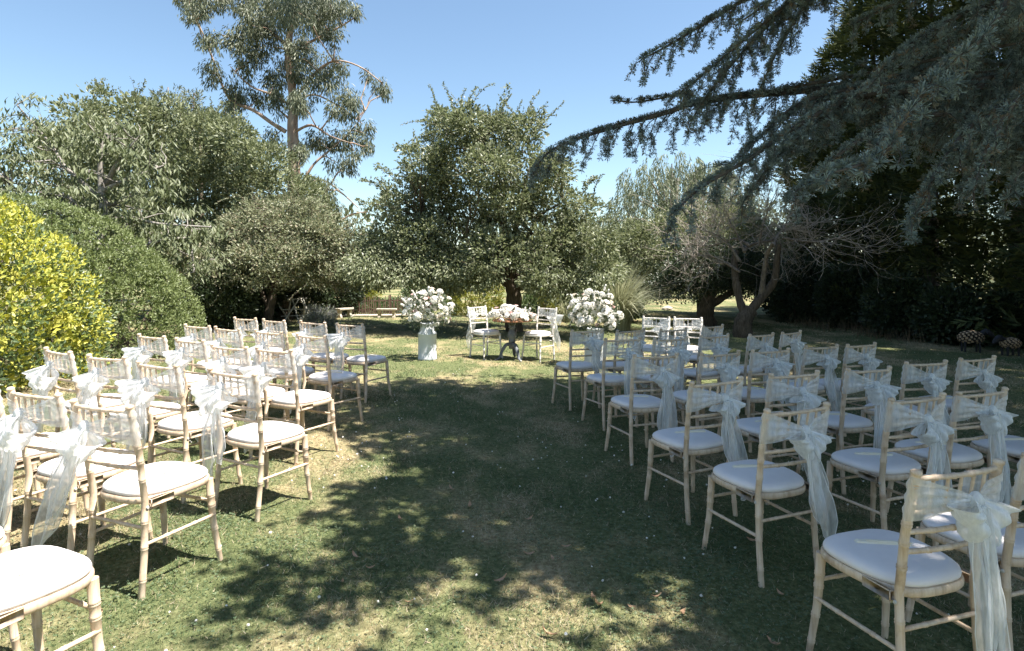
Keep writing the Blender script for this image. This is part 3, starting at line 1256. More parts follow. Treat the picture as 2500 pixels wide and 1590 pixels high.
def cluster_mesh(name, m, seed, r=.045, n=46, spike=False):
    q = np.random.default_rng(seed)
    P = nrm(q.normal(size=(n, 3)))
    if spike:
        tt = q.random(n)
        aa = q.uniform(0, 6.28, n)
        Nn = np.stack([np.cos(aa), np.sin(aa), np.full(n, .5)], 1)
        P = np.stack([np.cos(aa) * .28 * (1 - .7 * tt), np.sin(aa) * .28 * (1 - .7 * tt), tt * 2.6], 1)
    else:
        P[:, 2] = np.abs(P[:, 2]) * .9 - .15
        Nn = nrm(P)
    parts = []
    ref = nrm(np.cross(Nn, q.normal(size=(n, 3))))
    for k in range(4):
        c, s = math.cos(k * 1.571), math.sin(k * 1.571)
        d = ref * c + np.cross(Nn, ref) * s + Nn * .35
        parts.append(leaf_tris(P * r, d, Nn, r * .36, r * .34, .1))
    V, F = cat(parts)
    me = fast_mesh(name, V, F)
    me.materials.append(m)
    return me


BLOOM = [('rose', rose_mesh(M['petal_white'], 1)), ('rose', rose_mesh(M['petal_cream'], 2)), ('rose', rose_mesh(M['petal_blush'], 3)),
         ('hydrangea', cluster_mesh('hydrangea', M['petal_white'], 4, .062, 60)), ('stock_spike', cluster_mesh('stock_spike', M['petal_white'], 5, .042, 60, True)),
         ('astilbe_spike', cluster_mesh('astilbe_spike', M['petal_blush'], 6, .036, 60, True))]
PICK = [0, 0, 0, 0, 0, 1, 2, 3, 3, 3, 3, 3, 4, 4, 4, 4]


def flowers(loc, rad, n, label, seed, low=-.25, flat=False, leafy=1.0):
    q = np.random.default_rng(seed)
    t = empty('flower_arrangement', loc, 0, label, 'flowers', 'white and blush flower arrangements')
    rad = np.asarray(rad, float)
    g = (1 + 5 ** .5) / 2
    pts = []
    for i in range(n):
        z = 1 - (1 - low) * (i + .5) / n
        a = i * 2 * np.pi / g
        s = math.sqrt(max(0, 1 - z * z))
        pts.append((s * math.cos(a), s * math.sin(a), z))
    pts = np.array(pts)
    for p in pts:
        d = nrm(p / rad)
        pos = p * rad * q.uniform(.66, 1.12) * (1 + .12 * max(0, p[2])) + q.normal(size=3) * .02
        nm, me = BLOOM[PICK[q.integers(len(PICK))]]
        if 'spike' in nm and p[2] < -.05:
            nm, me = BLOOM[0]
        o = link(nm, me, None, t)
        o.location = pos
        up = nrm(d + np.array([0, 0, .35]) + q.normal(size=3) * .15)
        o.rotation_euler = Vector(up).to_track_quat('Z', 'Y').to_euler()
        k = q.uniform(.8, 1.25)
        o.scale = (k, k, k)
    m = int(520 * leafy)
    u = nrm(q.normal(size=(m, 3)))
    u[:, 2] = np.where(u[:, 2] < low - .35, -u[:, 2], u[:, 2])
    P = u * rad * (q.uniform(.6, 1.12, m) + .12 * (u[:, 2] < 0))[:, None]
    D = u * .8 + q.normal(size=(m, 3)) * .5
    V, F = leaf_tris(P, D, q.normal(size=(m, 3)) * .6 + u, q.uniform(.03, .07, m), q.uniform(.016, .032, m))
    me = fast_mesh('greenery', V, F)
    me.materials.append(M['bouquet_leaf'])
    link('greenery', me, None, t, 'stuff')
    mb = MB()
    for k in range(14):
        p = pts[q.integers(n)] * rad * .85
        mb.tube(curve((q.normal() * .02, q.normal() * .02, -rad[2] * .9), p, 0, 4), .003, 4, cap=False)
    mb.build('stems', M['bouquet_leaf'], t)
    return t


churn(-1.46, 10.46, 'grey painted milk churn standing alone beside the aisle end')
churn(1.37, 10.15, 'grey painted milk churn partly hidden behind the front chair')
flowers((-1.46, 10.46, zg(-1.46) + .86), (.41, .38, .31), 80, 'tall white flowers on the churn standing in open view', 31, -.62, leafy=2.0)
flowers((1.37, 10.15, zg(1.37) + .88), (.41, .38, .34), 80, 'tall white flowers rising behind the front chair back', 33, -.6, leafy=2.0)


def signing_table(x, y):
    t = empty('signing_table', (x, y, zg(x) - .003), 0, 'small round wooden table on grey turned pedestal under white flowers', 'table')
    mb = MB()
    mb.lathe([(.001, .672), (.33, .672), (.352, .680), (.352, .692), (.34, .700), (.001, .700)], 36)
    mb.build('table_top', M['table_top'], t)
    mb = MB()
    mb.lathe([(.001, .30), (.05, .30), (.062, .315), (.062, .335), (.05, .35), (.055, .365), (.075, .40), (.082, .44), (.07, .48), (.048, .52), (.04, .545),
              (.055, .555), (.062, .57), (.05, .585), (.055, .60), (.075, .66), (.10, .672), (.001, .672)], 24)
    mb.lathe([(.001, .19), (.055, .19), (.055, .30), (.001, .30)], 16)
    mb.build('pedestal', M['table_grey'], t, smooth=True)
    for k, a in enumerate((R(-62), R(-150), R(80))):
        mb = MB()
        c, s = math.cos(a), math.sin(a)
        q = densify([(.03, 0, .27), (.12, 0, .26), (.20, 0, .16), (.25, 0, .05), (.32, 0, .012)], 4)
        p = np.stack([q[:, 0] * c, q[:, 0] * s, q[:, 2]], 1)
        mb.tube(p, np.interp(np.linspace(0, 1, len(p)), [0, .3, .8, 1], [.045, .042, .026, .02]), 10, flat=.7)
        lg = mb.build('leg', M['table_grey'], t, smooth=True)
        cb = MB()
        cb.lathe([(.001, -.01), (.016, -.01), (.018, .005), (.012, .012), (.001, .012)], 10, (.33 * c, .33 * s, .012))
        cb.build('foot_cap', M['bolt'], lg, smooth=True)


signing_table(0.0, 10.7)
flowers((0.0, 10.62, zg(0) + .735), (.40, .22, .15), 62, 'low white and blush flowers spread along the signing table', 35, -.05, True, .6)


# ---------------------------------------------------------------- trees, hedges and the far garden
def WE(xd, yd, D, rx, rz, ry=None):
    """Ellipsoid seen at a spot of the photograph; radii in photograph pixels (2408 wide) turned to metres."""
    c = W(xd, yd, D)
    k = 1.0382 / FPX * D
    return [c[0], c[1], c[2], rx * k, (ry if ry is not None else rx * k), rz * k]


def lobes(L, D, dy=1.2, sq=.85, front=0):
    return [WE(x, y, D + rng.uniform(-dy, dy) - front, r, r * sq) for x, y, r in L]


# apple tree behind the signing table
def apple_tree():
    D = 15.6
    b = W(1212, 800, D)
    b[2] = zg(b[0])
    tl = [limb([b - [0, 0, .1], W(1206, 745, D), W(1208, 690, D), W(1190, 640, D)], .26, .15, 5, .05)]
    hub = W(1195, 650, D)
    ends = [(1000, 520, -.5), (930, 600, .5), (1080, 400, .8), (1150, 330, -.6), (1260, 350, .6), (1320, 480, -.4), (1420, 590, .3), (1100, 560, -.9), (1270, 560, -.9), (1180, 460, 1.2), (1030, 600, 1.2), (1370, 600, 1.0)]
    for x, y, dy in ends:
        e = W(x, y, D)
        e[1] += dy
        m = hub * .5 + e * .5 + [0, dy * .1, .45]
        tl.append(limb([hub - [0, 0, .25], m, e], .075, .018, 5, .05))
    LB = [(1040, 300, 45), (1090, 290, 48), (1160, 310, 52), (1230, 310, 48), (1000, 385, 58), (1070, 380, 62), (1150, 390, 62), (1230, 390, 58), (1290, 400, 45), (950, 470, 55), (1020, 470, 66), (1110, 480, 70),
          (1200, 480, 66), (1290, 480, 60), (1350, 490, 45), (910, 560, 55), (980, 560, 66), (1070, 580, 70), (1160, 590, 70), (1250, 580, 66), (1330, 570, 62), (1400, 565, 45), (890, 618, 42), (950, 625, 50), (1030, 640, 54), (855, 632, 40), (880, 575, 42), (905, 505, 42), (840, 655, 28),
          (1110, 640, 46), (1280, 650, 56), (1350, 650, 56), (1420, 635, 45)]
    E = lobes(LB, D, .9, .85, .9) + lobes([(x + 14, y + 6, r) for x, y, r in LB[::2]], D, .8, .85, -1.0)
    C_, ce = sample_ells(E, 1250, .72)
    Ci, ci = sample_ells(E, 380, .1, .5)
    parts = [clumps(C_, ce, .23, 50, .088, .048, up=.25, droop=.15), clumps(Ci, ci, .45, 22, .12, .08)]
    wi = rng.choice(len(C_), 95, replace=False)
    wp, wl_ = wands(C_[wi], ce[wi] - [0, 0, .3], .95, 22, .085, .042, .55, .35)
    parts += wp
    for q in (.5, 1.0):
        sel = [j for j in range(len(C_)) if C_[j][2] > 4.6]
        wi = rng.choice(sel, 16, replace=False)
        wp, w2 = wands(C_[wi], ce[wi] - [0, 0, .2], .8 + q * .4, 26, .085, .045, .45, .3)
        parts += wp
        wl_ += w2
    idx = rng.choice(len(C_), 150, replace=False)
    s, tw = shoots(C_[idx], ce[idx], .6, 13, .085, .042, .35)
    parts.append(s)
    # long free shoots at the top and at the sides
    fs = [((1165, 300), (1195, 200)), ((1165, 320), (1185, 240)), ((1075, 300), (1030, 250)), ((1075, 310), (1085, 235)), ((1240, 310), (1250, 255)), ((1250, 320), (1280, 265)), ((1290, 400), (1330, 345)),
          ((940, 430), (885, 390)), ((960, 470), (850, 420)), ((1000, 380), (930, 345)), ((1380, 480), (1440, 490)), ((1370, 440), (1405, 420)), ((1350, 520), (1440, 520)), ((1060, 290), (1005, 265)), ((1140, 320), (1120, 250)), ((1215, 330), (1225, 275)), ((900, 520), (840, 470))]
    tips = []
    for a, c in fs:
        A, Bp = W(*a, D), W(*c, D + rng.uniform(-.6, .6))
        cv = curve(A, Bp, .06, 34, .03)
        tips.append((A, Bp))
        k = 3
        P = np.repeat(cv, k, 0) + rng.normal(size=(34 * k, 3)) * .04
        dd = nrm(Bp - A) * .7 + rng.normal(size=(34 * k, 3)) * .8
        parts.append(leaf_tris(P, dd, rng.normal(size=(34 * k, 3)) + [.2, -.3, .5], rng.uniform(.07, .115, 34 * k), .05))
    # weeping sprays at the skirt
    sk = [WE(x, y, D - 1.2, 60, 40, 1.2) for x, y in ((890, 632), (970, 642), (1060, 648), (1290, 660), (1360, 672), (1400, 640), (865, 622), (1130, 645))]
    Cs, cs = sample_ells(sk, 420, .2)
    parts.append(clumps(Cs, cs, .26, 34, .085, .042, up=0, droop=.7))
    t = tree('apple_tree', 'broad apple tree shading the signing table, white flowers at its foot', tl, parts, M['apple'], M['bark'], C_[rng.choice(len(C_), 120)], extra=tw + tips, lines=wl_)
    # green apples hanging in the shade of the crown
    V0, F0 = ico(.036)
    k = rng.choice(len(C_), 46)
    me = fast_mesh('apple', V0, F0, True)
    me.materials.append(M['apple_fruit'])
    base = np.array(t.location)
    for i in k:
        o = link('apple', me, None, t)
        o.location = C_[i] * .98 + ce[i] * .02 - base + [0, 0, -.2]


M['apple_fruit'] = rough_mat('green_apple_skin', (.20, .26, .08), (.30, .33, .12), 8, .4, 0, spec=.4)
apple_tree()


# gum tree, tall, behind the left trees
def gum_tree():
    D = 24.0
    b = W(690, 700, D)
    b[2] = zg(b[0])
    tl = [limb([b - [0, 0, .1], W(690, 520, D), W(692, 400, D), W(688, 300, D), W(690, 240, D), W(678, 120, D), W(690, 20, D), W(705, -120, D), W(700, -220, D)], .30, .05, 5, .03)]
    for pts, r in (([(672, 310), (640, 290), (600, 262), (545, 235), (515, 160), (490, 90), (460, 30)], .09), ([(692, 290), (660, 265), (620, 232)], .09),
                   ([(690, 250), (640, 225), (600, 210), (560, 170)], .06), ([(700, 225), (740, 180), (790, 150), (850, 165), (905, 205)], .06),
                   ([(682, 110), (620, 60), (590, 15), (560, -60)], .08), ([(684, 120), (740, 90), (800, 55), (840, 25)], .07),
                   ([(693, 310), (740, 300), (790, 330), (840, 350)], .06), ([(712, 430), (735, 385), (770, 350), (820, 300), (850, 250)], .06),
                   ([(715, 435), (760, 425), (800, 450), (845, 490)], .05), ([(694, 240), (730, 215), (780, 235), (830, 270)], .05),
                   ([(698, 470), (745, 520), (780, 530), (830, 505), (870, 500)], .05), ([(698, 490), (750, 550), (800, 560), (840, 552), (880, 550)], .04), ([(697, 440), (705, 462), (714, 425)], .06)):
        P = [W(x, y, D) for x, y in pts]
        dy = rng.uniform(-1.5, 1.5)
        for i in range(len(P)):
            P[i][1] += dy * i / (len(P) - 1)
        tl.append(limb(P, r, .018, 4, .06))
    cl = [(440, 15, 30, 35), (475, 20, 35, 30), (455, 70, 18, 22), (520, 45, 30, 40), (560, 80, 38, 45), (545, 20, 30, 32), (600, 40, 40, 40), (620, 110, 35, 45), (530, 130, 22, 32), (520, 185, 24, 34), (515, 215, 22, 26),
          (590, 150, 35, 40), (640, 60, 40, 45), (690, 40, 45, 50), (740, 30, 45, 45), (790, 30, 45, 40), (830, 25, 25, 25), (700, 100, 35, 40), (750, 95, 42, 45), (660, 160, 35, 35), (720, 150, 35, 40), (640, 200, 32, 32),
          (700, 190, 28, 28), (760, 150, 34, 42), (790, 100, 25, 30), (800, 150, 16, 16), (850, 150, 14, 20), (865, 170, 14, 30), (890, 200, 14, 14), (905, 212, 8, 8), (760, 200, 40, 36), (800, 215, 28, 30),
          (740, 260, 30, 40), (800, 270, 25, 30), (840, 260, 20, 34), (850, 310, 22, 42), (820, 330, 25, 25), (845, 365, 18, 22), (780, 330, 28, 30), (730, 320, 30, 40), (740, 375, 25, 25), (790, 380, 25, 18), (820, 385, 20, 24),
          (660, 240, 20, 35), (640, 320, 22, 26), (600, 230, 28, 22), (560, 210, 30, 26), (560, 250, 24, 22), (800, 460, 24, 30), (790, 500, 20, 24), (830, 530, 22, 14), (770, 480, 22, 22), (610, 80, 30, 36), (575, -20, 60, 40), (680, -60, 90, 70), (790, -40, 60, 40),
          (460, -20, 35, 35), (740, -120, 70, 60), (640, -130, 60, 60), (710, 250, 18, 24), (680, 340, 14, 40), (660, 400, 16, 26), (720, 420, 14, 20), (870, 345, 10, 14)]
    E = []
    for x, y, a, c in cl:
        e = WE(x, y, D, a, c)
        e[1] += rng.normal() * .9
        E.append(e)
    E = np.array(E)
    n_each = np.maximum(3, (E[:, 3] * E[:, 5] * 52).astype(int))
    C_ = np.concatenate([e[:3] + rand_unit(k) * e[3:] * (rng.random((k, 1)) ** .4) for e, k in zip(E, n_each)])
    ce = np.repeat(E[:, :3], n_each, 0) + [0, 0, .3]
    parts = [clumps(C_, ce, .25, 46, .18, .042, up=-.1, droop=1.1, flatz=1.25, wild=.6, out_w=.35)]
    tree('gum_tree', 'tall gum tree with peeling pinkish trunk and open grey-green clumps', tl, parts, M['gum'], M['bark_gum'], E[:, :3], twr=(.035, .012))


gum_tree()

# dense broad tree behind the clipped hedges
D = 19.0
HB = [(180, 272, 45), (245, 250, 48), (320, 275, 50), (400, 275, 52), (480, 310, 55), (550, 325, 52), (140, 340, 55), (220, 340, 62), (300, 350, 62), (380, 350, 62), (460, 370, 62), (540, 385, 62), (610, 380, 52), (120, 420, 60), (210, 425, 62),
      (300, 430, 62), (390, 430, 62), (480, 445, 62), (570, 450, 62), (650, 440, 55), (705, 450, 42), (200, 500, 62), (300, 505, 62), (400, 510, 62), (500, 520, 62), (590, 525, 62), (670, 520, 60), (740, 510, 45), (300, 585, 62), (400, 590, 62),
      (500, 595, 62), (590, 600, 62), (680, 590, 60), (750, 575, 46), (380, 655, 60), (480, 660, 60), (580, 660, 60), (690, 655, 55), (760, 640, 42)]
E = lobes(HB, D, 1.0, .85, 1.2) + lobes([(x + 20, y + 8, r) for x, y, r in HB[::2]], D, .9, .85, -1.4)
C_, ce = sample_ells(E, 1500, .78)
idx = rng.choice(len(C_), 420, replace=False)
s_, tw = shoots(C_[idx], ce[idx], .75, 11, .10, .055, .6)
sel = [j for j in range(len(C_)) if C_[j][2] > 5.2]
wi = rng.choice(sel, 60, replace=False)
wp, wl_ = wands(C_[wi], ce[wi] - [0, 0, .6], .9, 20, .10, .055, .7, .3)
b = W(470, 760, D)
b[2] = zg(b[0])
tl = [limb([b, W(470, 650, D), W(480, 520, D)], .28, .18, 4, .04)] + [limb([W(475, 600, D), W(x, y, D)], .12, .03, 5, .05) for x, y in ((300, 400), (380, 330), (560, 380), (640, 470), (700, 560), (470, 320))]
Ci, ci = sample_ells(E, 600, .1, .6)
tree('hornbeam', 'large dense small-leaved tree rising behind the clipped hedges', tl, [clumps(C_, ce, .28, 54, .095, .056, up=.4), s_, clumps(Ci, ci, .6, 20, .16, .1)] + wp, M['small_leaf'], M['bark'], C_[rng.choice(len(C_), 60)], extra=tw, lines=wl_)

# pale gum saplings far behind it
for x, y, h, lab in ((395, 235, 1.0, 'pale young gum top showing highest above the dense tree'), (455, 250, .8, 'pale young gum top in front of the tall gum trunk'), (530, 280, .9, 'pale young gum top nearest the tall gum trunk')):
    D = 27.0
    b = W(x, 700, D)
    b[2] = zg(b[0])
    E = [WE(x, y, D, 35 * h, 45 * h), WE(x + 15, y + 55, D, 55 * h, 50 * h), WE(x - 10, y + 120, D, 70 * h, 60 * h)]
    C_, ce = sample_ells(E, 120, .2)
    tree('young_gum', lab, [limb([b, W(x + 5, 400, D), W(x, y - 30, D)], .10, .02, 5, .03)], [clumps(C_, ce, .30, 40, .19, .045, up=.3, droop=.4)], M['gum'], M['bark_gum'], C_[:30], 'pale young gums behind the dense tree')

# hawthorn with a low spreading crown
D = 15.6
E = [WE(660, 545, D, 110, 75, 1.6), WE(540, 615, D, 110, 45, 1.5), WE(745, 625, D, 85, 45, 1.5), WE(710, 510, D, 60, 45, 1.2), WE(620, 655, D, 190, 30, 1.9), WE(780, 560, D, 45, 55, .9), WE(590, 550, D, 60, 45, 1.2), WE(480, 640, D, 60, 32, 1.0), WE(800, 650, D, 40, 30, .8), WE(640, 600, D - 1.4, 110, 40, .8), WE(740, 560, D - 1.0, 60, 40, .7)]
C_, ce = sample_ells(E, 760, .6)
wi = rng.choice(len(C_), 90, replace=False)
wp, wl_ = wands(C_[wi], ce[wi], .8, 22, .075, .042, .15, .5)
idx = rng.choice(len(C_), 200, replace=False)
s_, tw = shoots(C_[idx], ce[idx], .6, 12, .075, .042, .15)
b = W(628, 790, D)
b[2] = zg(b[0])
tl = [limb([b, W(632, 740, D), W(640, 700, D), W(650, 640, D)], .13, .09, 5, .06), limb([W(634, 725, D), W(615, 690, D), W(590, 630, D)], .085, .03, 5, .06), limb([W(645, 680, D), W(665, 650, D), W(720, 600, D)], .07, .03, 5, .06), limb([W(650, 645, D), W(650, 570, D), W(670, 500, D)], .07, .02, 5)]
tree('hawthorn', 'low spreading grey-green tree with twin stems above the pole frame', tl, [clumps(C_, ce, .21, 50, .075, .045, up=.2, droop=.1), s_] + wp, M['thorn'], M['bark'], C_[rng.choice(len(C_), 90)], extra=tw, lines=wl_)

# cherry with long drooping leaves
D = 12.4
E = [WE(220, 430, D, 210, 130, 1.5), WE(60, 470, D, 140, 120, 1.4), WE(380, 520, D, 90, 80, 1.2), WE(90, 330, D, 90, 60, .9), WE(270, 330, D, 100, 60, 1.0), WE(440, 600, D, 70, 60, 1.0), WE(200, 540, D, 200, 70, 1.2), WE(-60, 420, D, 120, 120, 1.3), WE(430, 530, D, 60, 40, .8)]
C_, ce = sample_ells(E, 400, .2)
free = np.array([W(*p, D) for p in ((60, 235), (75, 225), (45, 260), (20, 290), (70, 285), (10, 275), (240, 285), (150, 300), (115, 290), (495, 530), (470, 650), (520, 545), (455, 545), (300, 300), (190, 275))])
C_ = np.concatenate([C_, free])
ce = np.concatenate([ce, free - [0, 0, .4]])
n = len(C_)
per = 26
Pc = np.repeat(C_, per, 0) + rng.normal(size=(n * per, 3)) * [.12, .12, .05]
dr = rand_unit(n * per) * [1, 1, .3] * .75 + [0, 0, -.75]
s = rng.uniform(.75, 1.2, n * per)
cl1 = leaf_tris(Pc, dr, rand_unit(n * per) * .5 + nrm(dr * [1, 1, 0]) * .8 + [.25, -.3, .45], .165 * s, .042 * s, .2)
b = W(215, 800, D)
b[2] = zg(b[0])
tl = [limb([b, W(232, 600, D), W(243, 500, D), W(236, 420, D), W(238, 330, D)], .11, .04, 5, .04)]
for pts in ([(240, 530), (180, 470), (100, 430), (20, 430)], [(238, 480), (170, 400), (110, 340), (50, 250)], [(240, 560), (320, 520), (400, 530), (500, 535)], [(236, 600), (330, 590), (420, 560), (480, 640)], [(237, 430), (290, 370), (330, 320)], [(238, 520), (120, 520), (10, 540)], [(240, 450), (310, 420), (360, 380)], [(380, 640), (430, 560), (462, 520)]):
    tl.append(limb([W(x, y, D) + [0, rng.normal() * .3, 0] for x, y in pts], .05, .015, 5, .05))
tree('cherry_tree', 'cherry tree with long drooping leaves and pale grey limbs beyond the hedges', tl, [cl1], M['cherry'], M['bark_grey'], C_[rng.choice(n, 230)], twr=(.016, .006))


# clipped hedges on the left
def clipped(name, lab, E, n, per, cr, Lg, Wd, mat, lo=.93, extra=None, up=.3, inner=True, thin=None):
    E = np.asarray(E, float)
    b = E[:, :3].mean(0)
    b[2] = zg(b[0])
    t = empty(name, tuple(b), 0, lab, 'hedge', 'clipped hedges beside the chairs')
    C_, ce = sample_ells(E, n, lo, 1.0)
    k = (C_[:, 2] > zga(C_[:, 0]) + .03)
    C_, ce = C_[k], ce[k]
    ce = ce - [0, 0, .6]
    if thin is not None:
        k = rng.random(len(C_)) > thin(C_)
        parts = [clumps(C_[k], ce[k], cr, per, Lg, Wd, up=up, out_w=.45, wild=.7, hug=1.1)]
    else:
        parts = [clumps(C_, ce, cr, per, Lg, Wd, up=up, out_w=.45, wild=.7, hug=1.1)]
    if inner:
        Ci, ci = sample_ells(E * [1, 1, 1, .9, .9, .9], n // 3, .85, 1.0)
        Ci_k = Ci[:, 2] > 0
        parts.append(clumps(Ci[Ci_k], ci[Ci_k], cr * 1.5, 12, Lg * 1.6, Wd * 1.7))
    V, F = cat(parts)
    me = fast_mesh('leaves', V - b, F)
    me.materials.append(mat)
    link('leaves', me, None, t, 'stuff')
    if extra:
        extra(t, b, C_, ce)
    mb = MB()
    for k in range(16):
        i = rng.integers(len(C_))
        g = np.array([C_[i][0] * .6 + b[0] * .4, C_[i][1] * .6 + b[1] * .4, b[2]]) - b
        mb.tube(curve(g, C_[i] * .93 + ce[i] * .07 - b, 0, 5), np.linspace(.025, .006, 5), 5)
    mb.build('stems', M['bark'], t)
    return t


def low_part(c):
    return 1 / (1 + np.exp((c[:, 2] - 1.05 + .4 * np.sin(c[:, 1] * 2.3 + c[:, 0])) * 3.0))


def green_low(t, b, C_, ce):
    # ordinary green shoots show through in the lower and nearer part of the golden hedge
    w = low_part(C_)
    k = rng.random(len(C_)) < .30 + .62 * w
    V, F = clumps(C_[k] * 1.0 + nrm(C_[k] - ce[k]) * .01, ce[k], .12, 13, .068, .038, up=.2, out_w=.5, hug=1.0)
    me = fast_mesh('green_shoots', V - b, F)
    me.materials.append(M['hedge_under'])
    link('green_shoots', me, None, t, 'stuff')


clipped('golden_hedge', 'rounded yellow and green variegated hedge nearest the chairs', [(-8.1, 7.6, .55, 2.65, 2.3, 2.35), (-7.7, 7.2, .35, 1.95, 2.0, 1.6)], 3300, 15, .105, .06, .034, M['yellow'], .925, green_low, thin=lambda c: .62 * low_part(c))
clipped('green_hedge', 'rounded plain green hedge behind the yellow one, by the front row', [(-8.6, 10.2, .55, 3.0, 1.9, 2.3), (-7.3, 10.6, .3, 1.75, 1.7, 1.8)], 4400, 16, .065, .046, .025, M['hedge'], .97)

# shaded shrubs at the foot of the left trees
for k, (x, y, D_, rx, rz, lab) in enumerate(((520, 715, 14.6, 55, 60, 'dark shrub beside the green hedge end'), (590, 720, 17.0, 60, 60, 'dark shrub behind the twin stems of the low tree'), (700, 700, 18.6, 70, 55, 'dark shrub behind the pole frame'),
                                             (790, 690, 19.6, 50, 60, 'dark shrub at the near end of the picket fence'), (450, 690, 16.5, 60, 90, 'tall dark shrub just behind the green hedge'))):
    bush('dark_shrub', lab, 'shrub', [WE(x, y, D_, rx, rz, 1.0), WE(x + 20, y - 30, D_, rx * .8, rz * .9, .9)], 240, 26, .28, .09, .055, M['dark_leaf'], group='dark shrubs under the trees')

# shrubs and plants near the table and the fence
bush('golden_shrub', 'rounded yellow-green shrub behind the signing table under the apple tree', 'shrub', [WE(1120, 712, 20.6, 66, 46, .8), WE(1100, 685, 20.6, 40, 36, .5), WE(1150, 690, 20.6, 38, 42, .5), WE(1120, 730, 20.6, 68, 26, .8)], 330, 30, .11, .055, .032, M['yellow_green'], nshoot=60, shoot=.22)
bush('golden_shrub', 'mounded yellow shrub beyond the picket fence', 'shrub', [WE(858, 695, 21.5, 34, 24, .5), WE(848, 705, 21.5, 36, 22, .5)], 160, 26, .10, .06, .035, M['yellow_green'])
bush('golden_shrub', 'small yellow-green shrub to the side of the apple trunk', 'shrub', [WE(1292, 712, 18.8, 22, 34, .3)], 70, 22, .10, .06, .035, M['yellow_green'])
bush('lavender_clump', 'silvery lavender clump in flower below the pole frame', 'plant', [WE(722, 765, 16.2, 16, 14, .22), WE(745, 760, 16.2, 17, 17, .22), WE(770, 768, 16.0, 16, 12, .2), WE(792, 772, 15.9, 12, 9, .18)], 90, 34, .13, .13, .014, M['silver'], up=1.0, stem_mat=M['pole'])
bush('lavender_clump', 'silvery lavender clump behind the pole frame nearer the fence', 'plant', [WE(738, 742, 17.6, 18, 16, .25), WE(765, 745, 17.6, 18, 14, .25)], 60, 34, .14, .15, .016, M['silver'], up=1.0, stem_mat=M['pole'])
for k, (x, y, D_, rx, rz, lab) in enumerate(((870, 728, 21.2, 60, 20, 'low green plants close behind the picket fence'), (960, 725, 21.6, 60, 22, 'low green plants behind the far end of the fence'), (1265, 725, 20.5, 45, 40, 'green shrub just beyond the apple trunk'), (1350, 725, 19.5, 55, 42, 'green shrub between apple trunk and pampas'), (1010, 700, 24, 70, 50, 'green shrub past the fence end'), (1480, 720, 19.6, 22, 26, 'small green shrub at the foot of the pampas clump'))):
    bush('green_shrub', lab, 'shrub', [WE(x, y, D_, rx, rz, .8)], 200, 26, .2, .085, .045, M['hedge_under'], group='green shrubs beyond the apple tree')


# pampas grass
def pampas(x, y, D, n, h, lab):
    b = W(x, y, D)
    b[2] = zg(b[0])
    t = empty('pampas_grass', tuple(b), 0, lab, 'plant')
    k = 7
    a = rng.uniform(0, 6.28, n)
    L = h * rng.uniform(.7, 1.25, n)
    lean = rng.uniform(.15, .95, n)
    tt = np.linspace(0, 1, k)[None]
    hor = (lean[:, None] * L[:, None] * (tt ** 1.7))
    z = L[:, None] * (tt * (1.15 - .2 * lean[:, None]) - .75 * lean[:, None] * tt ** 2.6)
    r0 = rng.uniform(0, .35, n)[:, None]
    X = (r0 + hor) * np.cos(a)[:, None]
    Y = (r0 + hor) * np.sin(a)[:, None]
    w = (.012 * (1 - tt ** 2 * .9))
    sx, sy = -np.sin(a)[:, None] * w, np.cos(a)[:, None] * w
    V = np.stack([np.stack([X - sx, Y - sy, z], -1), np.stack([X + sx, Y + sy, z], -1)], 2).reshape(-1, 3)
    i = np.arange(n)[:, None] * 2 * k + np.arange(k - 1)[None] * 2
    F = np.stack([i, i + 1, i + 3, i, i + 3, i + 2], -1).reshape(-1, 3)
    me = fast_mesh('blades', V, F)
    me.materials.append(M['pampas'])
    link('blades', me, None, t, 'stuff')


pampas(1452, 752, 16.6, 1500, 1.75, 'large arching pampas clump behind the second flower arrangement')
pampas(1330, 752, 19.0, 350, 1.0, 'smaller strappy clump between the pampas and the signing chair')


# weeping willow
def willow():
    D = 38.0
    b = W(1560, 700, D)
    b[2] = zg(b[0])
    heads = [(1520, 410, 60), (1580, 385, 70), (1640, 400, 60), (1500, 470, 60), (1560, 450, 80), (1650, 460, 80), (1450, 520, 50), (1430, 560, 45), (1480, 540, 60), (1600, 520, 80), (1540, 540, 70), (1700, 440, 70), (1740, 480, 60), (1680, 400, 40), (1700, 540, 70)]
    parts = []
    tl = [limb([b, W(1565, 600, D), W(1580, 500, D), W(1590, 420, D)], .5, .2, 4, .04)]
    for x, y, r in heads:
        e = WE(x, y, D, r, r * .55)
        tl.append(limb([W(1570, 560, D), W(x * .5 + 790, y * .5 + 260, D), np.array(e[:3])], .15, .04, 4))
        k = 70
        S_ = np.array(e[:3]) + rand_unit(k) * np.array(e[3:]) * [1, 1, .7]
        n = 26
        L = rng.uniform(.8, 2.2, k) * (r / 60)
        tt = np.linspace(0, 1, n)
        out = nrm((S_ - np.array(e[:3])) * [1, 1, 0]) * .35
        P = S_[:, None] + out[:, None] * (tt[None, :, None] ** .6) + np.array([0, 0, -1.0]) * (tt[None, :, None] ** 1.3) * L[:, None, None]
        P = P.reshape(-1, 3) + rng.normal(size=(k * n, 3)) * .05
        dd = rng.normal(size=(k * n, 3)) * .35 + [0, 0, -1] + np.repeat(out, n, 0)
        parts.append(leaf_tris(P, dd, rng.normal(size=(k * n, 3)) + [0, 0, .4], rng.uniform(.22, .4, k * n), .055, .1))
    tree('willow', 'pale weeping willow standing far beyond the bare tree', tl, parts, M['willow'], M['bark_grey'])


willow()

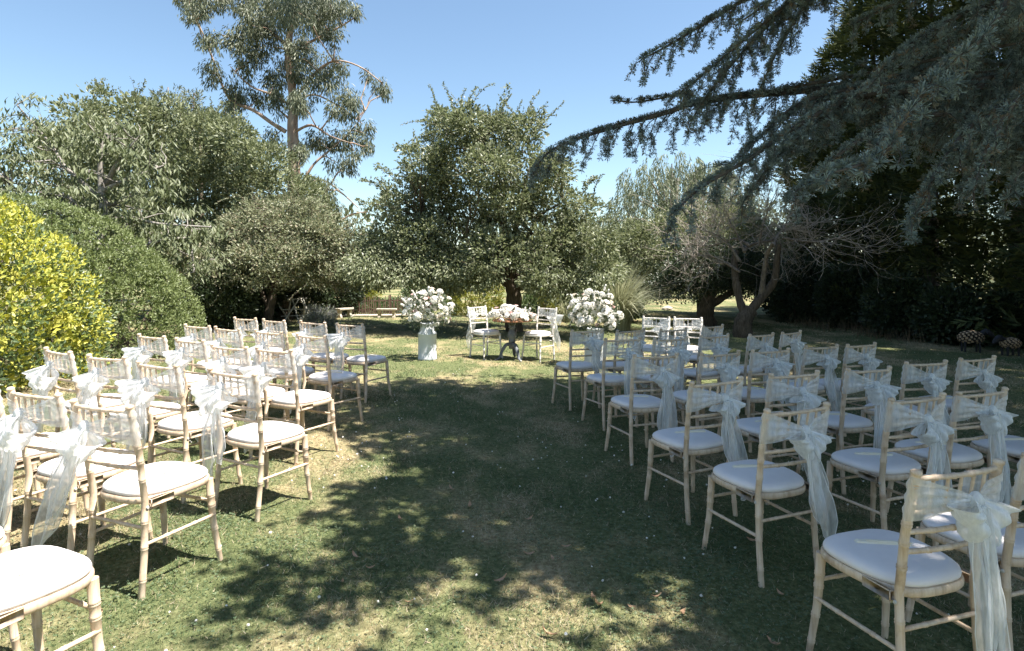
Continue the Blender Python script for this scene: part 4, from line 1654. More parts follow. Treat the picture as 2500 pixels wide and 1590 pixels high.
# rounded tree left of the bare tree, and the dark leaning apple beside it
D = 23.0
E = [WE(1560, 590, D, 130, 90, 2.2), WE(1680, 560, D, 110, 90, 2.0), WE(1500, 640, D, 80, 60, 1.6), WE(1600, 650, D, 150, 55, 2.2), WE(1480, 600, D, 60, 60, 1.4), WE(1760, 600, D, 90, 90, 1.8)]
C_, ce = sample_ells(E, 850, .65)
idx = rng.choice(len(C_), 160, replace=False)
s_, tw = shoots(C_[idx], ce[idx], .6, 10, .11, .06, .5)
b = W(1652, 745, D)
b[2] = zg(b[0])
tl = [limb([b, W(1645, 690, D), W(1600, 620, D)], .22, .14, 4, .04)] + [limb([W(1628, 655, D), W(x, y, D)], .1, .03, 5, .05) for x, y in ((1500, 580), (1560, 540), (1650, 540), (1680, 600))]
tree('field_maple', 'bright green bushy tree behind the dead bare tree', tl, [clumps(C_, ce, .42, 44, .12, .07, up=.4), s_], M['small_leaf'], M['bark'], C_[rng.choice(len(C_), 60)], extra=tw)

D = 18.8
E = [WE(1660, 640, D, 95, 45, 1.6), WE(1600, 660, D, 70, 30, 1.2), WE(1740, 640, D, 80, 50, 1.5), WE(1690, 610, D, 90, 40, 1.5)]
C_, ce = sample_ells(E, 420, .4)
b = W(1664, 785, D)
b[2] = zg(b[0])
tl = [limb([b - [0, 0, .05], W(1658, 740, D), W(1668, 700, D), W(1672, 660, D)], .30, .16, 5, .07), limb([W(1664, 722, D), W(1700, 700, D), W(1740, 675, D), W(1790, 640, D)], .13, .05, 5, .06), limb([W(1668, 690, D), W(1630, 655, D)], .08, .03, 5)]
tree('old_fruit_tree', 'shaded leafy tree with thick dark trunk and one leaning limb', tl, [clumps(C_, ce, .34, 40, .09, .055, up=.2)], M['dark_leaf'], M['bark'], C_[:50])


# bare dead tree
M['twig'] = rough_mat('pale_twig', (.20, .17, .145), (.42, .37, .32), 14, .9, 0)


def bare_tree():
    D = 15.4
    b = W(1748, 790, D)
    b[2] = zg(b[0])
    o = b.copy()
    tl = [limb([b - [0, 0, .06], W(1746, 770, D), W(1752, 748, D), W(1768, 728, D)], .25, .17, 5, .06)]
    main = [([(1752, 745), (1742, 700), (1738, 650), (1740, 610), (1750, 590)], .11, .065), ([(1765, 730), (1788, 700), (1815, 660), (1820, 600), (1822, 575)], .12, .055), ([(1790, 700), (1785, 650), (1782, 600), (1784, 575)], .075, .045),
            ([(1750, 592), (1765, 578), (1800, 568), (1840, 560), (1870, 530), (1890, 500)], .05, .014), ([(1740, 615), (1722, 580), (1700, 555), (1670, 540)], .04, .012), ([(1750, 590), (1740, 550), (1730, 520), (1720, 480)], .035, .01),
            ([(1740, 640), (1715, 615), (1690, 600), (1660, 600)], .04, .012), ([(1820, 580), (1850, 545), (1900, 535), (1950, 530)], .035, .01), ([(1784, 578), (1790, 540), (1800, 500), (1810, 470)], .032, .01), ([(1765, 578), (1740, 560), (1700, 575), (1650, 570)], .04, .012),
            ([(1840, 560), (1900, 570), (1960, 560)], .04, .012)]
    for pts, r0, r1 in main:
        P = [W(x, y, D) for x, y in pts]
        dy = rng.uniform(-1.3, 1.3)
        for i in range(1, len(P)):
            P[i][1] += dy * i / (len(P) - 1)
        tl.append(limb(P, r0, r1, 5, .08))
    mb2 = MB()

    def grow(p, d, L, r, lev):
        n = 5
        pts = [p]
        for i in range(n):
            d = nrm(d + rng.normal(size=3) * .22 + np.array([0, 0, .02]))
            pts.append(pts[-1] + d * L / n)
        mb2.tube(np.array(pts), np.linspace(r, r * .45, n + 1), 5 if lev < 2 else 3, cap=False)
        if lev < 3:
            for k in range(4 if lev == 0 else 3):
                i = rng.integers(1, n + 1)
                s_ = nrm(d * .8 + rand_unit(1)[0] * .85 + np.array([0, 0, .03]))
                grow(pts[i], s_, L * rng.uniform(.5, .85), r * .55, lev + 1)
    for p, r in tl[4:]:
        for k in range(17):
            i = rng.integers(len(p) // 4, len(p))
            d = nrm(nrm(p[-1] - p[0]) * .6 + rand_unit(1)[0] * .8 + np.array([0, 0, -.02]))
            grow(p[i], d, rng.uniform(.7, 1.35), .011, 1)
    t = empty('bare_tree', tuple(b), 0, 'leafless grey tree with forked gnarled trunk on shaded grass', 'tree')
    mb = MB()
    limbs(mb, tl[:3], 10)
    x = mb.build('trunk', M['bark'], t, smooth=True)  # darker bark than the branches: shade on the trunk put into its colour
    x.data.transform(Matrix.Translation(-Vector(o)))
    mb = MB()
    limbs(mb, tl[3:], 7)
    x = mb.build('branches', M['bark_dead'], t, smooth=True)
    x.data.transform(Matrix.Translation(-Vector(o)))
    x = mb2.build('twigs', M['twig'], t, 'stuff')
    x.data.transform(Matrix.Translation(-Vector(o)))


bare_tree()


# tall dark cypresses along the right
def cypress(x, y, h, r, lab, n=2500):
    b = np.array([x, y, zg(x)])
    t = empty('cypress', tuple(b), 0, lab, 'tree', 'tall cypresses along the garden edge')
    tb = MB().tube([(0, 0, -.05), (0, 0, h * .5), (0, 0, h * .96)], [.26, .16, .03], 8)
    tb.build('trunk', M['bark'], t)
    u = rng.random(n)
    z = .05 + u * (h - .3)
    prof = r * np.minimum(1, 1.9 * (1 - (z / h)) ** .62) * (.86 + .14 * np.sin(z * 2.1 + x))
    a = rng.uniform(0, 6.28, n)
    lump = 1 + .16 * np.sin(a * 5 + z * 1.7) * np.sin(z * 2.9 + a * 2)
    rr = prof * lump * np.sqrt(rng.uniform(.62, 1.0, n))
    P = np.stack([rr * np.cos(a), rr * np.sin(a), z], 1)
    od = np.stack([np.cos(a), np.sin(a), rng.uniform(.15, .75, n)], 1)
    od = nrm(od + rng.normal(size=(n, 3)) * .25)
    L = rng.uniform(.45, .9, n)
    inner = rng.random(n) < .2
    P[inner, :2] *= .6
    L[inner] *= 1.3
    m = 11
    Pn, D_, Lm = [], [], []
    side = nrm(np.cross(od, rng.normal(size=(n, 3)) * .5 + [0, 0, 1.0]))
    for k in range(m):
        f = (k // 2 + 1) / (m // 2 + 1)
        s = (-1) ** k
        q = P + od * (L * (f - .5))[:, None]
        d = od * .75 + side * s * .55 + rng.normal(size=(n, 3)) * .12 + [0, 0, -.12]
        if k == m - 1:
            q, d = P + od * (L * .4)[:, None], od
        Pn.append(q)
        D_.append(d)
        Lm.append(L * (.62 - .36 * f))
    Pn, D_, Lm = np.concatenate(Pn), np.concatenate(D_), np.concatenate(Lm)
    N_ = np.tile(np.cross(side, od), (m, 1)) + rng.normal(size=(n * m, 3)) * .3
    V, F = leaf_tris(Pn, D_, N_, Lm, Lm * .22, .05)
    me = fast_mesh('crown', V, F)
    me.materials.append(M['conifer'])
    link('crown', me, None, t, 'stuff')


for x, y, h, r, lab in ((13.4, 8.6, 20.0, 3.0, 'tall dark cypress beyond the rearmost log sheep, out to the side'), (13.1, 12.2, 21.0, 3.1, 'tall dark cypress standing behind the two log sheep'), (12.9, 15.4, 15.0, 3.1, 'tall dark cypress between the log sheep and the dry stalks'),
                        (12.7, 18.4, 13.0, 3.1, 'tall dark cypress behind the dry stalks'), (13.0, 21.8, 11.5, 3.0, 'tall dark cypress with the sunlit tip, behind the bare tree'), (14.2, 25.6, 8.5, 2.9, 'dark cypress farthest along the garden edge')):
    cypress(x, y, h, r, lab)
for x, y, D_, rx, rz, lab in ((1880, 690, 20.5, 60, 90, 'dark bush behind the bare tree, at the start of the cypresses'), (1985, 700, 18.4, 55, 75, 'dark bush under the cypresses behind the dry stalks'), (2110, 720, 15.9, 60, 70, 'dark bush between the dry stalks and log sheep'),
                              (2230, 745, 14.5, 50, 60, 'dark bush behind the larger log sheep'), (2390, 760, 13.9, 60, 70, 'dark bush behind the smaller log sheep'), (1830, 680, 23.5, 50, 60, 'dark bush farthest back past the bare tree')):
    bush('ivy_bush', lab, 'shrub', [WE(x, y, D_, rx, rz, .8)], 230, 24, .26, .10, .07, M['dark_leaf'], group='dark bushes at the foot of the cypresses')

# dry stalks at the foot of the cypresses
n = 420
t_ = rng.random(n)
A_, B_ = W(1880, 752, 19.3), W(2150, 792, 14.6)
P = A_ + (B_ - A_) * t_[:, None] + rng.normal(size=(n, 3)) * [.35, .35, 0]
P[:, 2] = zga(P[:, 0])
V, F = blade_tris(P, rng.normal(size=(n, 3)) * .16 + [0, 0, 1], rng.uniform(.18, .48, n), .014)
me = fast_mesh('dry_stalks', V, F)
me.materials.append(M['straw'])
tag(link('dry_stalks', me), 'dry brown stalks standing along the foot of the cypresses', 'dry grass', kind='stuff')

# far line of trees that closes the view
spec = []
for k in range(26):
    x = -62 + k * 5.0 + rng.uniform(-1.2, 1.2)
    y = rng.uniform(46, 58)
    spec.append((x, y, rng.uniform(4.4, 6.6)))
parts = []
for x, y, h in spec:
    if x > 22:
        h *= 1.5
    E = [(x, y, h * .5, 3.4, 2.4, h * .5), (x + 1.2, y, h * .32, 3.4, 2.4, h * .36), (x - 1.4, y, h * .3, 3.0, 2.2, h * .32)]
    C_, ce = sample_ells(E, 90, .6)
    parts.append(clumps(C_, ce, .8, 14, .42, .27, up=.4))
foliage('far_trees', parts, M['far_leaf'])
tag(bpy.data.objects['far_trees'], 'distant belt of trees closing the view beyond the garden', 'trees', kind='stuff')
D = 30.0
E = [WE(805, 640, D, 30, 45, .9), WE(815, 670, D, 34, 30, .9)]
C_, ce = sample_ells(E, 90, .5)
b = W(806, 715, D)
b[2] = zg(b[0])
tree('copper_tree', 'small copper-red tree in the gap beside the apple tree', [limb([b, W(806, 640, D)], .08, .04, 4)], [clumps(C_, ce, .3, 30, .13, .08)], M['red_leaf'], M['bark'], C_[:20])
D = 34.0
for x, y, rx, rz, lab in ((840, 610, 45, 40, 'pale green round tree in the gap left of the apple tree'), (770, 600, 40, 45, 'pale green round tree below the tall gum')):
    E = [WE(x, y, D, rx, rz), WE(x, y + 40, D, rx * 1.2, rz)]
    C_, ce = sample_ells(E, 130, .6)
    b = W(x, 705, D)
    b[2] = zg(b[0])
    tree('round_tree', lab, [limb([b, W(x, y, D)], .12, .05, 4)], [clumps(C_, ce, .45, 34, .18, .1)], M['far_leaf'], M['bark'], C_[:24], 'pale round trees far off')


# ---------------------------------------------------------------- cedar: boughs that overhang the chairs, and the crown above
def cedar():
    T = np.array([8.3, 5.0, 0.0])
    T[2] = zg(T[0])
    t = empty('cedar', tuple(T), 0, 'blue cedar whose drooping boughs overhang the chairs and aisle', 'tree')
    mb = MB()
    mb.tube(densify([T + [0, 0, -.1], T + [0, 0, .5], T + [.05, 0, 4], T + [0, .1, 9], T + [0, 0, 15]], 4), np.interp(np.linspace(0, 1, 17), [0, .06, 1], [.75, .52, .10]), 14)
    x = mb.build('trunk', M['bark_cedar'], t, smooth=True)
    x.data.transform(Matrix.Translation(-Vector(T)))
    wood = MB()
    RP, RA, RS = [], [], []          # rosettes: place, axis, size

    def rosettes(pts, size, step, dens=1.0):
        p = np.asarray(pts)
        seg = np.r_[0, np.cumsum(np.linalg.norm(np.diff(p, axis=0), axis=1))]
        k = max(2, int(seg[-1] / step * dens))
        q = np.sort(rng.uniform(0, seg[-1], k))
        P = np.stack([np.interp(q, seg, p[:, i]) for i in range(3)], 1)
        tn = nrm(np.stack([np.interp(q, seg[:-1] + np.diff(seg) / 2, np.diff(p, axis=0)[:, i]) for i in range(3)], 1))
        ax = rng.normal(size=(k, 3)) * .6 + [0, 0, .75]
        ax = nrm(ax - tn * np.sum(ax * tn, 1, keepdims=True) * .7)
        RP.append(P + ax * size * .12)
        RA.append(ax)
        RS.append(size * rng.uniform(.75, 1.25, k))
        RP.append(P[-1:])
        RA.append(tn[-1:])
        RS.append(np.array([size]))

    def branchlet(p, d, L, lev, size, step, droop):
        n = 6
        pts = [np.array(p)]
        for i in range(n):
            d = nrm(d + np.array([0, 0, -droop * .16]) + rng.normal(size=3) * .12)
            pts.append(pts[-1] + d * L / n)
        wood.tube(np.array(pts)[::2], np.linspace(.0045 + .002 * (lev == 0), .002, n // 2 + 1), 3, cap=False)
        rosettes(pts, size, step)
        if lev < 1:
            for k in range(int(1 + L * 4)):
                i = rng.integers(1, n)
                dd = nrm(d * .65 + rand_unit(1)[0] * [.75, .75, .35] + np.array([0, 0, -.35 * droop]))
                branchlet(pts[i], dd, L * rng.uniform(.2, .42), lev + 1, size, step, droop * 1.2)

    def bough(px, r0, blen, spacing, size=.038, droop=1.0, both=True, start=.0, step=.025):
        pts = [W(x, y, d) for x, y, d in px]
        root = np.array([T[0] - .1, T[1], pts[0][2] + .9])
        p, r = limb([root] + pts, r0, .006, 7, .05)
        wood.tube(p, r, 7)
        seg = np.r_[0, np.cumsum(np.linalg.norm(np.diff(p, axis=0), axis=1))]
        s0 = seg[7] * .75
        for s_ in np.arange(s0 + start, seg[-1], spacing * 1.7):
            q = np.array([np.interp(s_, seg, p[:, i]) for i in range(3)])
            tn = nrm(np.array([np.interp(min(seg[-1], s_ + .05), seg, p[:, i]) - np.interp(s_ - .05, seg, p[:, i]) for i in range(3)]))
            sd = nrm(np.cross(tn, [0, 0, 1]))
            f = (s_ - s0) / (seg[-1] - s0)
            for sg in (-1, 1):
                if rng.random() < .15:
                    continue
                d = nrm(tn * rng.uniform(.35, 1.0) + sd * sg * rng.uniform(.2, 1.0) + np.array([0, 0, rng.uniform(-.6, .12) * droop + rng.uniform(-.1, .3)]))
                branchlet(q, d, blen * rng.uniform(.5, 1.3) * (1 - .68 * f), 0, size, step, droop)
        rosettes(p[7:] + [0, 0, .012], size, step * .45)

    bough([(2200, -300, 6.6), (1900, -90, 6.0), (1690, 35, 5.7), (1570, 108, 5.45), (1512, 138, 5.35)], .032, .72, .075, droop=1.5)
    bough([(2150, -200, 6.3), (1950, -60, 6.0), (1790, 60, 5.8), (1660, 170, 5.6), (1570, 240, 5.5)], .028, .70, .08, droop=1.7)
    bough([(2100, -250, 5.6), (1960, -120, 5.5), (1880, -60, 5.4), (1800, 10, 5.3), (1730, 60, 5.25)], .024, .62, .09, droop=1.9)
    bough([(2560, 130, 6.6), (2150, 185, 6.5), (1905, 212, 6.4), (1676, 234, 6.2), (1556, 268, 6.1), (1430, 303, 6.0), (1345, 331, 5.95), (1285, 363, 5.9), (1245, 418, 5.85)], .05, .95, .075, droop=1.4)
    bough([(2080, -160, 6.2), (1860, 10, 6.0), (1745, 125, 5.9), (1670, 215, 5.8), (1625, 285, 5.75)], .026, .62, .085, droop=1.6)
    bough([(2040, -170, 5.9), (1925, -30, 5.8), (1850, 80, 5.7), (1800, 180, 5.6), (1765, 270, 5.6)], .022, .48, .085, droop=1.8)
    bough([(1760, 225, 6.2), (1620, 222, 6.3), (1500, 240, 6.4), (1440, 236, 6.4)], .018, .32, .08, droop=.2)
    bough([(2560, 170, 5.4), (2250, 205, 5.1), (2020, 225, 4.95), (1870, 300, 4.8), (1760, 375, 4.65), (1650, 440, 4.55), (1590, 500, 4.5), (1575, 545, 4.48)], .034, .55, .075, droop=1.1)
    bough([(2500, 150, 5.7), (2180, 190, 5.5), (1990, 210, 5.35), (1870, 250, 5.25), (1790, 320, 5.15), (1720, 390, 5.05)], .032, .58, .08, droop=1.2)
    bough([(2500, 260, 4.9), (2200, 270, 4.75), (2040, 320, 4.6), (1930, 400, 4.5), (1850, 470, 4.4)], .028, .55, .08, droop=1.4)
    bough([(2450, 210, 6.0), (2200, 200, 5.9), (2060, 205, 5.8), (1930, 225, 5.7), (1830, 290, 5.6)], .03, .6, .085, droop=1.1)
    bough([(2460, -120, 4.1), (2370, 0, 3.85), (2317, 79, 3.7), (2204, 181, 3.55), (2152, 246, 3.45), (2106, 321, 3.35), (2073, 366, 3.3), (2000, 395, 3.22), (1945, 408, 3.2)], .030, .40, .075, .046, .8)
    bough([(2620, 120, 4.3), (2400, 220, 4.2), (2290, 290, 4.1), (2210, 390, 4.0), (2160, 490, 4.0), (2135, 530, 4.0)], .026, .46, .075, .038, 1.3)
    bough([(2650, 60, 3.9), (2480, 150, 3.8), (2380, 250, 3.7), (2320, 350, 3.7), (2290, 450, 3.7)], .024, .46, .05, .031, 1.4)
    bough([(2560, -20, 4.7), (2330, 10, 4.6), (2180, 80, 4.5), (2090, 150, 4.4), (2040, 210, 4.4)], .028, .5, .08, .038, 1.1)
    bough([(2600, -150, 4.6), (2450, -60, 4.4), (2350, 30, 4.3), (2280, 120, 4.2)], .024, .48, .08, .038, 1.2)
    bough([(2700, 200, 5.0), (2450, 300, 4.9), (2330, 370, 4.8), (2250, 450, 4.8)], .028, .5, .08, .038, 1.4)
    bough([(2500, -260, 5.6), (2300, -120, 5.4), (2180, -30, 5.3), (2060, 30, 5.2), (2000, 60, 5.2)], .028, .55, .085, .038, 1.3)
    for bx, sz in (([(2500, 120, 7.4), (2250, 150, 7.2), (2080, 190, 7.0), (1960, 260, 6.9), (1880, 340, 6.8)], .05), ([(2560, 210, 6.4), (2330, 240, 6.2), (2180, 290, 6.1), (2060, 360, 6.0), (1980, 440, 6.0)], .05),
                   ([(2560, 300, 5.9), (2380, 320, 5.7), (2260, 370, 5.6), (2170, 430, 5.6)], .05), ([(2460, 20, 6.6), (2300, 60, 6.4), (2180, 130, 6.3), (2110, 220, 6.2)], .05),
                   ([(2620, 260, 4.4), (2470, 330, 4.3), (2400, 400, 4.3), (2370, 470, 4.3)], .048), ([(2300, 190, 5.3), (2100, 215, 5.1), (1960, 260, 5.0), (1850, 350, 4.9), (1780, 430, 4.8), (1740, 490, 4.8)], .048),
                   ([(2480, -60, 5.2), (2420, 60, 5.1), (2390, 180, 5.0), (2370, 280, 5.0)], .048)):
        bough(bx, .028, .58, .085, sz, 1.3)
    P, A, S_ = np.concatenate(RP), np.concatenate(RA), np.concatenate(RS)

    # rosettes out of the picture are thinned
    seen = (P[:, 1] > .3) & (np.abs(P[:, 0]) < .93 * P[:, 1] + .25) & (P[:, 2] < 1.8 + .5 * P[:, 1])
    keep = seen | (rng.random(len(P)) < .22)
    P, A, S_ = P[keep], A[keep], S_[keep]

    def needles(P, A, S_, m, w, spread=.95):
        n = len(P)
        u = rand_unit(n * m)
        Am = np.repeat(A, m, 0)
        u = nrm(u - Am * np.sum(u * Am, 1, keepdims=True))
        d = Am * rng.uniform(.25, 1.0, (n * m, 1)) + u * spread          # a whorl of needles opening like a cup
        s = np.repeat(S_, m) * rng.uniform(.8, 1.15, n * m)
        d = nrm(d)
        sd = nrm(np.cross(d, rand_unit(n * m))) * w * .5
        tip = np.repeat(P, m, 0) + d * s[:, None]
        V = np.concatenate([P[:, None], (tip - sd).reshape(n, m, 3), (tip + sd).reshape(n, m, 3)], 1).reshape(-1, 3)
        b = np.arange(n)[:, None] * (2 * m + 1)
        k = np.arange(m)[None]
        F = np.stack([np.broadcast_to(b, (n, m)), b + 1 + k, b + 1 + m + k], -1).reshape(-1, 3)
        return V, F
    V, F = needles(P, A, S_, 15, .0062, .95)
    me = fast_mesh('foliage', V - T, F)
    me.materials.append(M['cedar'])
    link('foliage', me, None, t, 'stuff')

    # the rest of the crown, above and behind the picture: flat tiers that shade aisle and chairs
    UP = []

    def inside(p):
        return (p[:, 1] > 0) & (p[:, 2] < 1.85 + .452 * p[:, 1]) & (p[:, 0] < .87 * p[:, 1] + .4)

    edge = [(2.45, .6), (2.9, -.55), (3.3, -1.05), (4.0, -.95), (5.0, -1.35), (6.0, -2.15), (7.0, -2.8), (8.0, -2.9), (8.8, -2.0), (9.1, -.3), (9.2, 1.2), (9.0, 2.6), (2.1, 2.0), (1.6, 3.4), (2.0, 4.6), (2.8, 1.0), (3.3, .5), (3.0, 2.4), (4.2, .4), (9.6, 4.0), (10.4, 5.4), (11.2, 6.6), (11.6, 8.0), (10.4, 7.4), (.8, 2.6), (0, 1.6), (-1.5, 2.5), (-2.5, 4.5), (-2.0, 7.0), (0, 8.5), (2, 9.2), (4, 9.6), (6.5, 9.6), (3.5, 2.2), (5.0, 1.0), (6.5, .8), (5.8, 3.0), (7.5, 2.6)]
    ed = np.array(edge)
    for rep in range(5):
        for k, (gy, gx) in enumerate(edge):
            h = (5.3, 6.4, 7.8, 9.2, 10.4)[rep] + rng.uniform(-.4, .4)
            k_in = (0.0, .10, .22, .34, .5)[rep]
            gx2 = gx + (3.6 - gx) * k_in + rng.uniform(-.25, .25)
            gy2 = gy + (5.6 - gy) * k_in + rng.uniform(-.3, .3)
            e = np.array([gx2 + .45 * h, gy2 - .15 * h, h])
            root = T + [0, 0, h + .8]
            p = densify([root, root * .55 + e * .45 + [0, 0, .35], e], 7)
            vis = inside(p)
            cut = int(np.argmax(vis)) if vis.any() else len(p)
            if cut < 3:
                continue
            wood.tube(p[:cut], np.linspace(.09, .012, len(p))[:cut], 6, cap=False)
            ln = np.linalg.norm(e - root)
            m = int(ln * 13)
            for j in range(m):
                f = rng.uniform(.22, 1.0)
                q = np.array([np.interp(f, np.linspace(0, 1, len(p)), p[:, i]) for i in range(3)])
                tn = nrm(p[-1] - p[0])
                sd = np.array([-tn[1], tn[0], 0]) * rng.choice([-1, 1])
                d = nrm(tn * rng.uniform(.3, .9) + sd * rng.uniform(.2, .9) + [0, 0, rng.uniform(-.3, .1)])
                L = rng.uniform(.5, 1.1) * (1.15 - .55 * f)
                g = np.linspace(.05, 1, 9)[:, None]
                pt = q + d * L * g + np.array([0, 0, -.18]) * g ** 2
                if inside(pt).any():
                    continue
                if j % 3 == 0:
                    wood.tube(pt[[0, 4, 8]], [.01, .006, .003], 3, cap=False)
                UP.append(pt + rng.normal(size=(9, 3)) * .07)
    P = np.concatenate(UP)
    P = P[~inside(P)]
    A = nrm(rng.normal(size=P.shape) * .5 + [0, 0, .8])
    V, F = needles(P, A, np.full(len(P), .14), 4, .075, 1.1)
    me = fast_mesh('upper_foliage', V - T, F)
    me.materials.append(M['cedar'])
    link('upper_foliage', me, None, t, 'stuff')
    x = wood.build('branches', M['bark_cedar'], t)
    x.data.transform(Matrix.Translation(-Vector(T)))


cedar()


# ---------------------------------------------------------------- small things of the far garden
def picket_fence():
    A, B_ = W(822, 757, 19.6), W(1010, 752, 20.4)
    A[2], B_[2] = zg(A[0]), zg(B_[0])
    L = np.linalg.norm(B_ - A)
    a = math.atan2(B_[1] - A[1], B_[0] - A[0])
    t = empty('picket_fence', tuple(A), a, 'low brown picket fence behind the stone benches', 'fence')
    n = int(L / .062)
    mb = MB().box((0, 0, .29), (.044, .016, .58))
    V = mb.V[0]
    V[:, 0] *= np.where(V[:, 2] > .56, .45, 1)
    me = mb.mesh('picket', M['picket'])
    for k in range(n + 1):
        o = link('picket', me, None, t)
        o.location = (k * L / n, rng.normal() * .006, rng.normal() * .02)
        o.rotation_euler = (rng.normal() * .03, rng.normal() * .045, rng.normal() * .1)
        o.scale = (rng.uniform(.75, 1.15), 1, rng.uniform(.92, 1.08))
    for z in (.16, .45):
        MB().box((L / 2, .018, z), (L, .018, .035)).build('rail', M['picket'], t)
    for x in (0, L * .5, L):
        MB().box((x, .045, .31), (.06, .05, .68)).build('post', M['picket'], t)


picket_fence()


def stone_bench(x, y, D, a, Lb, lab):
    b = W(x, y, D)
    b[2] = zg(b[0])
    t = empty('stone_bench', tuple(b), a, lab, 'bench', 'stone benches by the picket fence')
    mb = MB().box((0, 0, .265), (Lb, .22, .05))
    mb.box((0, 0, .232), (Lb * .9, .17, .018))
    mb.build('seat', M['stone'], t)
    for s in (-1, 1):
        mb = MB()
        prof = densify([(.095, 0), (.085, .05), (.055, .10), (.060, .16), (.085, .22)], 4)
        n = len(prof)
        P = []
        for yy, sc_ in ((-.042, .92), (-.035, 1), (.035, 1), (.042, .92)):
            loop = np.r_[np.c_[prof[:, 0] * sc_, np.full(n, yy), prof[:, 1]], np.c_[-prof[::-1, 0] * sc_, np.full(n, yy), prof[::-1, 1]]]
            P.append(loop)
        P = np.array(P)
        mb.grid(P, closed_v=True)
        m = P.shape[1]
        i = np.arange(m)
        for kk, fl in ((0, 1), (-1, -1)):
            V = np.vstack([P[kk], P[kk].mean(0)])
            f = np.stack([i, (i + 1) % m, np.full(m, m)], 1)
            mb.add(V, f[:, ::fl])
        lg = mb.build('leg', M['stone'], t)
        lg.rotation_euler = (0, 0, R(90))
        lg.location = (s * Lb * .36, 0, 0)
        sb = MB()
        aa = np.linspace(0, 4.2 * np.pi, 30)
        rr = np.linspace(.05, .008, 30)
        sb.tube(np.stack([rr * np.cos(aa), np.full(30, -.045), .10 + rr * np.sin(aa)], 1), .007, 5)
        sc_ = sb.build('carved_scroll', M['stone'], lg)


stone_bench(909, 754, 18.9, R(3), .62, 'pale stone bench seen side-on in front of the picket fence')
stone_bench(810, 754, 18.7, R(62), .60, 'pale stone bench seen end-on with carved scroll leg')


def stone_trough():
    b = W(767, 748, 18.9)
    b[2] = zg(b[0])
    t = empty('stone_trough', tuple(b), R(8), 'small stone trough in shade beside the picket fence end', 'trough')
    mb = MB()
    mb.box((0, 0, .08), (.22, .17, .16))
    for s in (-1, 1):
        mb.box((s * .13, 0, .185), (.03, .22, .07))
        mb.box((0, s * .10, .185), (.228, .03, .07))
    mb.build('basin', M['stone'], t)
    MB().box((0, 0, .165), (.225, .165, .012)).build('soil', M['bark'], t)


stone_trough()


def stone_path():
    A, B_ = W(760, 753, 19.1), W(1000, 748, 19.6)
    mb = MB()
    d = nrm((B_ - A) * [1, 1, 0])
    L = np.linalg.norm((B_ - A)[:2])
    x = 0
    root = None
    root = empty('path', (A[0], A[1], zg(A[0])), math.atan2(d[1], d[0]))
    root['kind'] = 'structure'
    while x < L:
        w = rng.uniform(.35, .55)
        o = MB().box((x + w / 2, rng.normal() * .02, .006), (w - .02, .42, .03)).build('slab', M['stone'], root)
        x += w
    return root


stone_path()


def pole_frame():
    D = 17.0
    b = W(690, 792, D)
    b[2] = zg(b[0])
    t = empty('pole_frame', tuple(b), 0, 'rustic frame of crossed bleached poles under the low tree', 'garden frame')
    for (x0, y0), (x1, y1), dy in (((687, 700), (712, 772), -.3), ((705, 702), (681, 792), -.5), ((714, 700), (747, 782), -.5), ((703, 700), (726, 750), .5), ((682, 705), (664, 748), .4), ((716, 715), (700, 760), .4), ((650, 710), (672, 745), .3)):
        A, B_ = W(x0, y0, D) - b, W(x1, y1, D) - b
        B_[1] += dy
        B_[2] = -.02
        A[1] += dy * .1
        MB().tube(curve(A, B_, 0, 5, .012), [.017, .019, .021, .022, .022], 7).build('pole', M['pole'], t, smooth=True)
    A, B_ = W(676, 704, D) - b, W(722, 702, D) - b
    MB().tube(curve(A, B_, 0, 4, .01), .02, 7).build('ridge_pole', M['pole'], t, smooth=True)
    for y_ in (.16, .34):
        A, B_ = np.array([-.25, -.25, y_]), np.array([.55, -.25, y_ + .02])
        MB().tube(curve(A, B_, 0, 4, .01), .016, 6).build('cross_pole', M['pole'], t, smooth=True)


pole_frame()


def stump():
    b = W(665, 775, 17.6)
    b[2] = zg(b[0])
    t = empty('tree_stump', tuple(b), 0, 'tall dark hollow tree stump between the twin stems and the poles', 'stump')
    mb = MB()
    th = np.arange(18) * 2 * np.pi / 18
    P = []
    for z, r in ((-.03, .30), (.1, .25), (.3, .21), (.5, .20), (.66, .19)):
        rr = r * (1 + .13 * np.sin(th * 4 + z * 3) + .07 * np.sin(th * 7 + 1))
        P.append(np.stack([rr * np.cos(th), rr * np.sin(th), np.full(18, z) + (.05 * np.sin(th * 5) if z > .6 else 0)], 1))
    for z, f in ((.62, .75), (.40, .65)):
        P.append(P[4] * [f, f, 0] + [0, 0, z])
    mb.grid(np.array(P)[:, ::-1], closed_v=True)
    mb.build('trunk', M['bark'], t)


stump()


def white_seat():
    b = W(650, 770, 19.4)
    b[2] = zg(b[0])
    t = empty('garden_chair', tuple(b), R(-12), 'small white slatted garden chair half hidden behind the stump', 'chair')
    for k in range(5):
        MB().box((-.16 + k * .08, 0, .60), (.025, .012, .34)).build('slat', M['white_paint'], t)
    MB().box((0, 0, .78), (.44, .03, .05)).build('top_rail', M['white_paint'], t)
    MB().box((0, -.18, .40), (.44, .38, .03)).build('seat', M['white_paint'], t)
    for x in (-.2, .2):
        for y in (-.34, 0):
            h = .78 if y == 0 else .4
            MB().box((x, y, h / 2), (.035, .035, h)).build('leg', M['white_paint'], t)


white_seat()


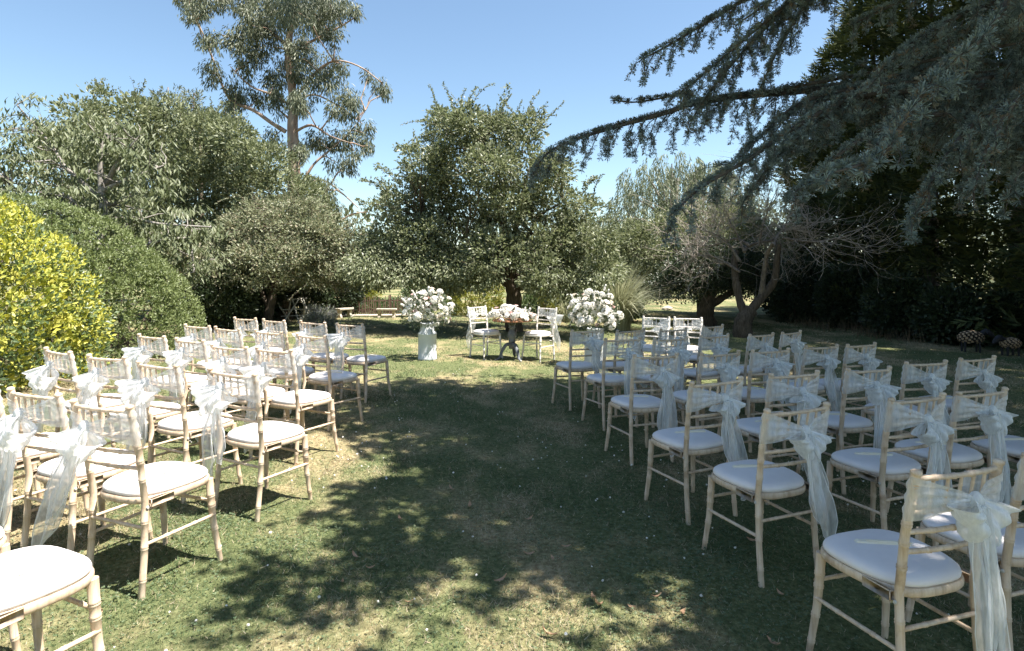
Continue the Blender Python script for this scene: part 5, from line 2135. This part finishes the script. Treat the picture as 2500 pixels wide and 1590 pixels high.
def log_sheep(x, y, D, L, H, face, lab):
    b = W(x, y, D)
    b[2] = zg(b[0])
    t = empty('log_sheep', tuple(b), face, lab, 'log sheep', 'sheep sculptures made of cut logs')
    g = (1 + 5 ** .5) / 2
    n = 84
    bark, ends = MB(), MB()
    for i in range(n):
        z = 1 - 1.75 * (i + .5) / n
        a = i * 2 * np.pi / g
        s = math.sqrt(1 - z * z)
        u = np.array([s * math.cos(a), s * math.sin(a), z])
        c = u * [L / 2, L * .30, H * .30] + [0, 0, H * .63]
        d = nrm(u / [L / 2, L * .3, H * .3] + rng.normal(size=3) * .1)
        r = rng.uniform(.019, .031)
        bark.tube([c - d * .06, c], r, 8, cap=False)
        ends.tube([c - d * .004, c + d * .001], [r * .99, r * .93], 8)
    bark.build('log_bark', M['log_bark'], t, 'stuff')
    ends.build('log_ends', M['log_end'], t, 'stuff')
    core = MB()
    V0, F0 = ico(1)
    core.add(V0 * [L / 2 - .05, L * .30 - .045, H * .30 - .04] * .98 + [0, 0, H * .63], F0)
    core.build('frame', M['black_wood'], t)
    for sx in (-1, 1):
        for sy in (-1, 1):
            MB().tube([(sx * L * .27, sy * L * .15, -.02), (sx * L * .27, sy * L * .15, H * .48)], [.02, .026], 8).build('leg', M['black_wood'], t, smooth=True)
    h = np.array([L * .60, 0, H * .80])
    mb = MB()
    mb.tube(densify([h + [-.10, 0, .0], h + [-.02, 0, .05], h + [.06, 0, -.01], h + [.12, 0, -.07]], 3), np.interp(np.linspace(0, 1, 10), [0, .35, .8, 1], [.05, .062, .045, .02]), 10)
    hd = mb.build('head', M['black_wood'], t, smooth=True)
    for s in (-1, 1):
        MB().tube([h + [-.03, s * .045, .06], h + [-.045, s * .10, .05], h + [-.05, s * .13, .015]], [.012, .022, .006], 6, flat=.5).build('ear', M['black_wood'], hd, smooth=True)


log_sheep(2283, 826, 12.9, .50, .50, R(-15), 'larger log sheep of stacked cut log ends with black head')
log_sheep(2376, 835, 12.4, .44, .40, R(185), 'smaller crouching log sheep nearest the garden edge')


def boulder():
    b = W(1570, 726, 26.0)
    b[2] = zg(b[0])
    V0, F0 = ico(1)
    mb = MB()
    # two rounds of splitting for an uneven stone
    for _ in range(2):
        nv, nf = list(V0), []
        cache = {}

        def mid(i, j):
            k = (min(i, j), max(i, j))
            if k not in cache:
                nv.append(nrm((np.array(nv[i]) + np.array(nv[j])) / 2))
                cache[k] = len(nv) - 1
            return cache[k]
        for a, b_, c in F0:
            x, y, z = mid(a, b_), mid(b_, c), mid(c, a)
            nf += [(a, x, z), (b_, y, x), (c, z, y), (x, y, z)]
        V0, F0 = np.array(nv), np.array(nf)
    k = 1 + .14 * np.sin(V0[:, 0] * 4 + 1) * np.cos(V0[:, 1] * 5) + .05 * rng.normal(size=len(V0))
    mb.add(V0 * k[:, None] * [.24, .18, .13] + [0, 0, .05], F0)
    o = mb.build('boulder', M['stone'], None, loc=tuple(b))
    tag(o, 'pale boulder lying on the sunlit grass past the pampas', 'rock')


boulder()
